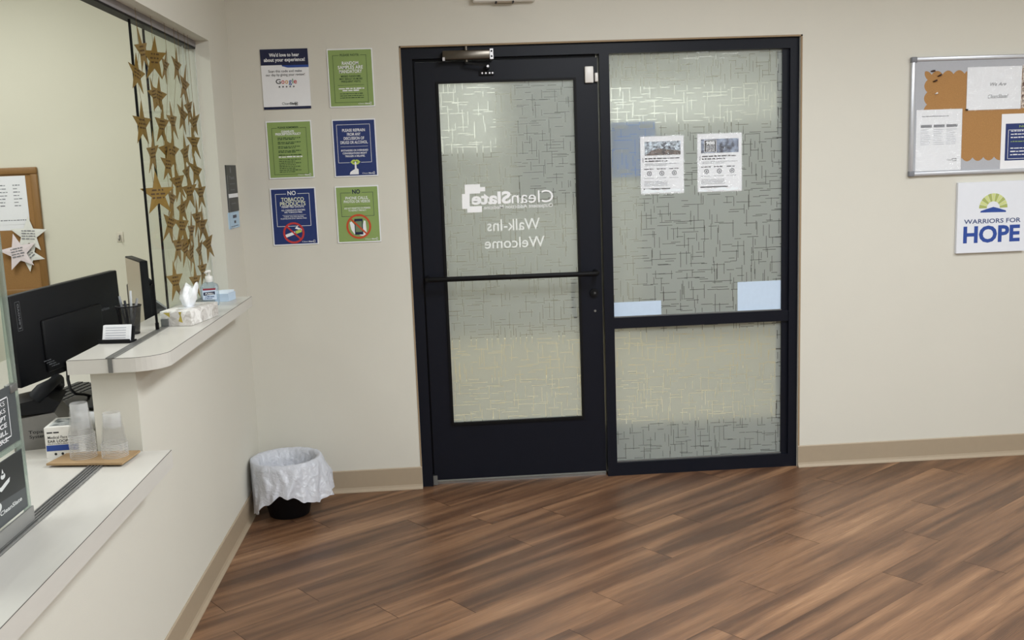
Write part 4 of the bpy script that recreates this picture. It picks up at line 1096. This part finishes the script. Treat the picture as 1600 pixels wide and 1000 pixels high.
# back of the big monitor: local x along the back seen from the lobby, -y towards the viewer
P0 = Vector((-1.226, -1.62, .941)); P1 = Vector((-1.066, -1.05, .962))
ml = (P1-P0).length; mh = .303
mn = thing('monitor', 'large black monitor seen from the back behind the counter', 'monitor', (0, 0, 0)); mn.matrix_world = frame_xyz(P0, P1-P0, (0, 0, 1))
MB().bbox((0, 0, 0), (ml, .03, mh), .004).build('back_shell', BPLAS, mn)
MB().bbox((.13, -.010, .02), (.46, .006, .20), .007).build('rear_housing', BPLAS, mn)
MB().rect(.012, ml-.012, .012, mh-.006, .0305).build('screen', mat('dark_screen', rgb(12, 14, 18), .15), mn)
mb = MB(); mb.outline(.020, .043, mh-.118, mh-.022, .0012, -.0006)
mb.text('Lenovo', 0, 0, .082, .012, -.0008, 0, .02, fr=lambda p: (.037-p[2], p[1], mh-.070+p[0])); mb.text('ThinkVision', ml-.11, mh-.135, .07, .011, -.0006)
for i in range(4): mb.words(.11+.012*i, .15+.012*i, .062-.008*i, .004, -.0106)
mb.build('lettering', mat('dim_grey_print', rgb(96, 98, 102), .5), mn)
st = MB(); st.bbox((.43, .03, -.165), (.52, .045, .12), .004); st.bbox((.36, .0, -.171), (.58, .18, -.165), .002)
st.build('stand', BPLAS, mn)
cbz = MB(); mcol = [Vector(p) for p in ((-1.150, -1.42, .985), (-1.158, -1.40, .955), (-1.172, -1.37, .915), (-1.19, -1.31, .868), (-1.20, -1.24, .836), (-1.199, -1.15, .812), (-1.205, -1.08, .79), (-1.215, -1.0, .779))]
tag(cbz.tube(mcol, .0055, n=8).build('monitor_cable', BPLAS), 'black cable curving down from the large monitor to the desk', 'cable')
# second monitor, its pale face turned to the desk
A0 = Vector((-1.178, -.60, 0)); A1 = Vector((-1.03, -.90, 0))
m2 = thing('monitor', 'second monitor with a pale grey face beyond the large black one', 'monitor', (0, 0, 0)); m2.matrix_world = frame_xyz((A0.x, A0.y, .93), A1-A0, (0, 0, 1))
l2 = (A1-A0).length
MB().bbox((0, 0, 0), (l2, .030, .352), .003).build('shell', BPLAS, m2)
MB().rect(.004, l2-.004, .012, .346, -.0005).build('screen', SCREEN, m2)
MB().bbox((l2*.4, .012, -.155), (l2*.4+.06, .026, .02), .004).bbox((.06, -.06, -.16), (.26, .09, -.154), .002).build('stand', BPLAS, m2)
# black printer behind
pt = thing('printer', 'black boxy printer on the desk behind the high counter', 'printer', (-1.162, -.42, .7702), R(22))
MB().bbox((-.07, -.10, 0), (.03, .06, .375), .008).build('body', BPLAS, pt)
MB().bbox((-.065, -.09, .375), (.024, .05, .398), .006).build('lid', BPLAS2, pt)
MB().prism([(.03, .17), (.03, .300), (.092, .245), (.092, .17)], -.085, .05, axis='y').build('paper_tray', BPLAS, pt)
MB().obox((.036, -.06, .2965), (.045, 0, -.0399), (0, .04, 0), (.004, 0, .005)).build('paper', WHITE, pt)

# keyboard
kb = thing('keyboard', 'black keyboard on the desk under the large monitor', 'keyboard', (-1.31, -1.02, .7702), R(80))
MB().prism([(-.075, 0), (.075, 0), (.075, .024), (-.075, .014)], -.2, .2, axis='x').build('case', BPLAS, kb)
mb = MB()
for r_ in range(5):
    for c_ in range(14):
        y0 = -.066+.027*r_; x0 = -.19+.0272*c_; z0 = .015+.0018*r_
        mb.box((x0, y0, z0), (x0+.023, y0+.022, z0+.006))
mb.build('keys', mat('key_grey', rgb(52, 54, 58), .45), kb)
MB().box((-.2, -.14, 0), (.2, -.08, .016)).build('palm_rest', BPLAS2, kb)
# grey box and desk phone
gb = thing('grey_box', 'grey box with small black print under the black desk phone', 'box', (-1.13, -1.70, .7702), R(14))
MB().prism([(-.09, 0), (.05, 0), (.072, .055), (.035, .112), (-.09, .10)], -.05, .15, axis='y').build('box', GREYP, gb)
mb = MB(); mb.text('Topaz', -.02, .052, .05, .010, -.0506, 0, .01); mb.text('Systems', -.015, .037, .056, .010, -.0506, 0, .01); mb.build('lettering', INK, gb)
ph = thing('desk_phone', 'black desk phone with its handset on top of the grey box', 'phone', (-1.13, -1.70, .8815), R(14))
MB().prism([(-.09, 0.0), (.03, 0.002), (.055, .03), (.02, .052), (-.09, .035)], -.045, .14, axis='y').build('body', BPLAS, ph)
hsn = MB(); hsn.tube([(-.02, -.04, .050), (.005, -.035, .072), (.028, 0, .084), (.036, .05, .086), (.034, .10, .076), (.03, .13, .055)], [.022, .024, .017, .016, .022, .022], n=12)
hsn.build('handset', BPLAS2, ph)
# mask box
mk = thing('mask_box', 'white and blue box of face masks standing behind the plastic cups', 'box', (-1.028, -1.80, .7702), R(5))
MB().box((-.047, -.065, 0), (.05, .065, .095)).build('box', mat('white_carton', rgb(232, 230, 224), .5), mk)
mb = MB(); mb.rect(-.045, .048, .022, .040, -.0654); mb.build('blue_band', BLUEP, mk)
mb = MB(); mb.text('Medical Face Mask', .003, .060, .083, .0085, -.0654, 0, .008); mb.text('EAR LOOP', -.010, .048, .058, .0085, -.0654, 0, .02); mb.words(-.04, -.005, .077, .005, -.0654); mb.words(-.04, .035, .043, .0022, -.0654); mb.disc(-.02, .012, .004, .004, -.0654, n=10); mb.disc(.0, .012, .004, .004, -.0654, n=10)
mb.build('lettering', INK, mk)
MB().add([(-.038, -.045, .0954), (.042, -.045, .0954), (.042, .05, .0954), (-.038, .05, .0954)], [(0, 1, 2, 3)]).build('opening_print', mottled('grey_top_print', rgb(90, 96, 96), rgb(206, 210, 208), 40), mk)
# cardboard tray and plastic cups
cbt = thing('cardboard_tray', 'flat brown cardboard piece under the plastic cups on the low counter', 'tray', (-.91, -1.925, .7765))
MB().add([(-.122, -.045, 0), (.108, -.080, 0), (.122, .050, 0), (-.10, .072, 0), (-.122, -.045, .006), (.108, -.080, .006), (.122, .050, .006), (-.10, .072, .006)], [(3, 2, 1, 0), (4, 5, 6, 7), (0, 1, 5, 4), (1, 2, 6, 5), (2, 3, 7, 6), (3, 0, 4, 7)]).build('sheet', CARDB, cbt)
def cup_mesh():
    mb = MB()
    # upside down: rim at the bottom
    mb.lathe([(.0395, .003), (.0405, .0015), (.0395, 0), (.0375, .001)], n=28, mi=1)
    mb.lathe([(.0375, .001), (.0375, .004), (.0365, .012), (.034, .034)], n=28)
    # ribbed upper body, then the base ring
    n = 56; rows = [(.0335, .036), (.031, .060), (.0268, .096)]; v = []; f = []
    for r, z in rows:
        for k in range(n): q = 2*math.pi*k/n; rr = r-(.0009 if k % 4 < 2 else 0); v.append((rr*math.cos(q), rr*math.sin(q), z))
    for i in range(2):
        for k in range(n): f.append((i*n+k, i*n+(k+1) % n, (i+1)*n+(k+1) % n, (i+1)*n+k))
    mb.add(v, f, 0)
    mb.lathe([(.0268, .096), (.0262, .100), (.025, .103)], n=28, mi=1); mb.lathe([(.025, .103), (0, .1035)], n=28)
    me_o = mb.build('plastic_cup', [CUPM, CUPR]); return me_o
cup0 = cup_mesh()
first = True
for x, y_, n_, dz, label in ((-.942, -1.915, 15, .0050, 'clear plastic cup nested in the taller left stack on the cardboard'), (-.846, -1.925, 9, .0048, 'clear plastic cup nested in the shorter right stack on the cardboard')):
    for k in range(n_):
        c = cup0 if first else cup0.copy()
        if not first: COL.objects.link(c)
        first = False
        c.location = (x+random.uniform(-.0006, .0006), y_+random.uniform(-.0006, .0006), .783+k*dz)
        c.scale = (.96, .96, .93)
        tag(c, label, 'cup', label.replace('clear plastic cup nested in', 'cups in'))
        if k == n_-1: tag(c, label.replace('nested in', 'topmost of'), 'cup'); del c['group']
# loose papers on the desk
o = MB().box((-.11, -.14, 0), (.11, .14, .002)).build('paper_sheet', WHITE, None, (-1.16, -1.42, .7702), (0, 0, .4)); tag(o, 'white paper lying on the desk between keyboard and grey box', 'paper')
# pinboard on the office wall
OY = .6
pbx0, pbx1, pz0, pz1 = -2.75, -1.962, 1.005, 1.683
pb_ = thing('pinboard', 'oak framed cork pinboard on the office wall at left', 'board', ((pbx0+pbx1)/2, OY, pz0))
pw, phh = pbx1-pbx0, pz1-pz0
MB().box((-pw/2+.01, -.012, .01), (pw/2-.01, -.001, phh-.01)).build('cork_panel', mat('smooth_cork', rgb(152, 113, 66), .85, var=.15, scale=200), pb_)
fm = MB(); t = .036
for a, b in (((-pw/2, -.022, 0), (pw/2, 0, t)), ((-pw/2, -.022, phh-t), (pw/2, 0, phh)), ((-pw/2, -.022, t), (-pw/2+t, 0, phh-t)), ((pw/2-t, -.022, t), (pw/2, 0, phh-t))): fm.bbox(a, b, .005)
fm.build('frame', OAK, pb_)
def office_page(label, x0, x1, z0, z1, yy):
    o, w, h, y = sheet('printed_page', label, 'paper', x0, x1, z0, z1, yy, WHITE, .0008)
    X = lambda f: -w/2+f*w
    mb = MB()
    for c_ in (.42, .72):
        for i in range(7): mb.words(X(c_), X(c_+.2), h*(.80-.07*i), .006, y-.0004, last=random.uniform(.5, 1))
    mb.words(X(.05), X(.95), h*.08, .006, y-.0004); mb.disc(X(.32), h*.93, .012, .010, y-.0004)
    mb.build('table_print', GREYINK, o); return o
office_page('white printed page pinned on the oak framed pinboard', -2.27, -2.025, 1.385, 1.640, OY-.0135)
o, w, h, y = sheet('printed_page', 'white page mostly hidden behind the printed page on the pinboard', 'paper', -2.29, -2.045, 1.355, 1.5, OY-.0125, WHITE, .0006)
def paper_star(label, x, z, r, rot, m, yy):
    sp = star_pts(r, .42); n = 10
    v = [(a, -.0008, b) for a, b in sp]+[(a, .0008, b) for a, b in sp]+[(0, -.004, 0), (0, .0008, 0)]
    f = []
    for i in range(n): j = (i+1) % n; f += [(i, j, 20), (n+j, n+i, 21), (i, n+i, n+j, j)]
    s_ = thing('paper_star', label, 'star', (x, yy, z))
    o = MB().add(v, f).build('star', m, s_); o.rotation_euler = (0, rot, 0)
    mb = MB(); rng = random.Random(int(z*1000))
    for i in range(4): mb.words(-.035, .035, .02-.014*i, .006, -.0056, 0, rng)
    o2 = mb.build('scribble', GREYINK, s_); o2.rotation_euler = (0, rot, 0)
STARM = mat('marbled_star_card', rgb(228, 228, 222), .6, var=.06, scale=40)
paper_star('upper white paper star on the pinboard frame', -2.032, 1.328, .100, R(3), STARM, OY-.030)
paper_star('lower pinkish paper star on the pinboard', -2.092, 1.238, .102, R(-10), mat('pink_star_card', rgb(232, 220, 222), .6), OY-.038)
paper_star('small white paper star behind the pinkish one on the pinboard', -2.050, 1.222, .090, R(-38), STARM, OY-.024)
hk = thing('wall_hook', 'small clear adhesive hook on the bare office wall', 'hook', (-1.569, OY, 1.27))
MB().bbox((-.018, -.004, 0), (.018, 0, .055), .0018).build('base', mat('clear_hook_plastic', rgb(214, 208, 192), .25), hk)
MB().tube([(0, -.004, .036), (0, -.012, .032), (0, -.014, .016), (0, -.02, .010), (0, -.026, .018)], .0035, n=8).build('hook', GREYP, hk)

# ------------------------------------------------------------------ wastebasket in the corner
BC = (-.628, -.268)
bn = thing('wastebasket', 'small black wastebasket with a white liner in the corner', 'bin', (BC[0], BC[1], 0))
MB().lathe([(0, .003), (.086, .003), (.09, 0), (.094, .004), (.152, .262), (.158, .266), (.158, .272), (.150, .272), (.149, .262), (.09, .012), (0, .012)], n=40).build('bin', BPLAS, bn)
def liner():
    N = 180; rng = random.Random(12)
    def hem(q):      # hem height by direction (degrees, 0 = right, 270 = towards the viewer)
        pts = [(0, .118), (30, .13), (90, .14), (150, .11), (180, .065), (205, .045), (228, .05), (248, .105), (270, .148), (285, .138), (298, .112), (320, .098), (340, .105), (360, .118)]
        for (a, za), (b, zb) in zip(pts, pts[1:]):
            if a <= q <= b:
                t = (q-a)/(b-a); t = t*t*(3-2*t); return za+(zb-za)*t
    def lim(q):      # how far the skirt can stand out before it meets a wall
        c, s = math.cos(R(q)), math.sin(R(q)); r = .224+.018*max(0, math.cos(R(q+15)))
        if c < 0: r = min(r, (BC[0]-(XL+.02))/-c)
        if s > 0: r = min(r, (-BC[1]-.02)/s)
        return r
    ph_ = [rng.uniform(0, 6.28) for _ in range(8)]
    def fold(q, t):
        a = R(q)
        s1 = 1-2*abs(math.sin(5*a+ph_[0]+1.2*t))**.7; s2 = 1-2*abs(math.sin(8.0*a+ph_[1]-2*t))**.8
        return (.45*s1+.35*s2+.25*math.sin(17*a+ph_[2]+3*t)+.15*math.sin(31*a+ph_[3]))
    prof_in = [(.100, .09), (.117, .16), (.133, .23), (.143, .271)]
    rows = []
    for r, z in prof_in: rows.append([(r+.006*fold(360*k/N, z*8)-.003, z, k) for k in range(N)])
    rows.append([(.156, .281+.002*fold(360*k/N, 0), k) for k in range(N)])
    rows.append([(.166, .279+.002*fold(360*k/N, 0), k) for k in range(N)])
    S = 9
    for i in range(1, S+1):
        t = i/S; row = []
        for k in range(N):
            q = 360*k/N; h_ = hem(q); z = .272+(h_-.272)*t
            flare = .166+(lim(q)-.166-.006)*(t**.75)*(1 if True else 0)
            r = flare-.012*t+.019*fold(q+6*math.sin(R(2*q)+3*t), t*1.1)*t**.45
            r = max(min(r, lim(q)), .165); z2 = z+.004*fold(q*1.0, 2)*t
            row.append((r, max(z2, .02), k))
        rows.append(row)
    v = []; f = []
    for row in rows:
        for r, z, k in row: a = 2*math.pi*k/N; v.append((r*math.cos(a), r*math.sin(a), z))
    for i in range(len(rows)-1):
        for k in range(N): f.append((i*N+k, i*N+(k+1) % N, (i+1)*N+(k+1) % N, (i+1)*N+k))
    # bottom of the bag inside
    b0 = len(v); v.append((0, 0, .08))
    for k in range(N): f.append((k, b0, (k+1) % N))
    o = MB().add(v, f, 0, True).build('bin_liner', BAG, bn); o['label'] = 'white plastic liner folded over the rim'
liner()
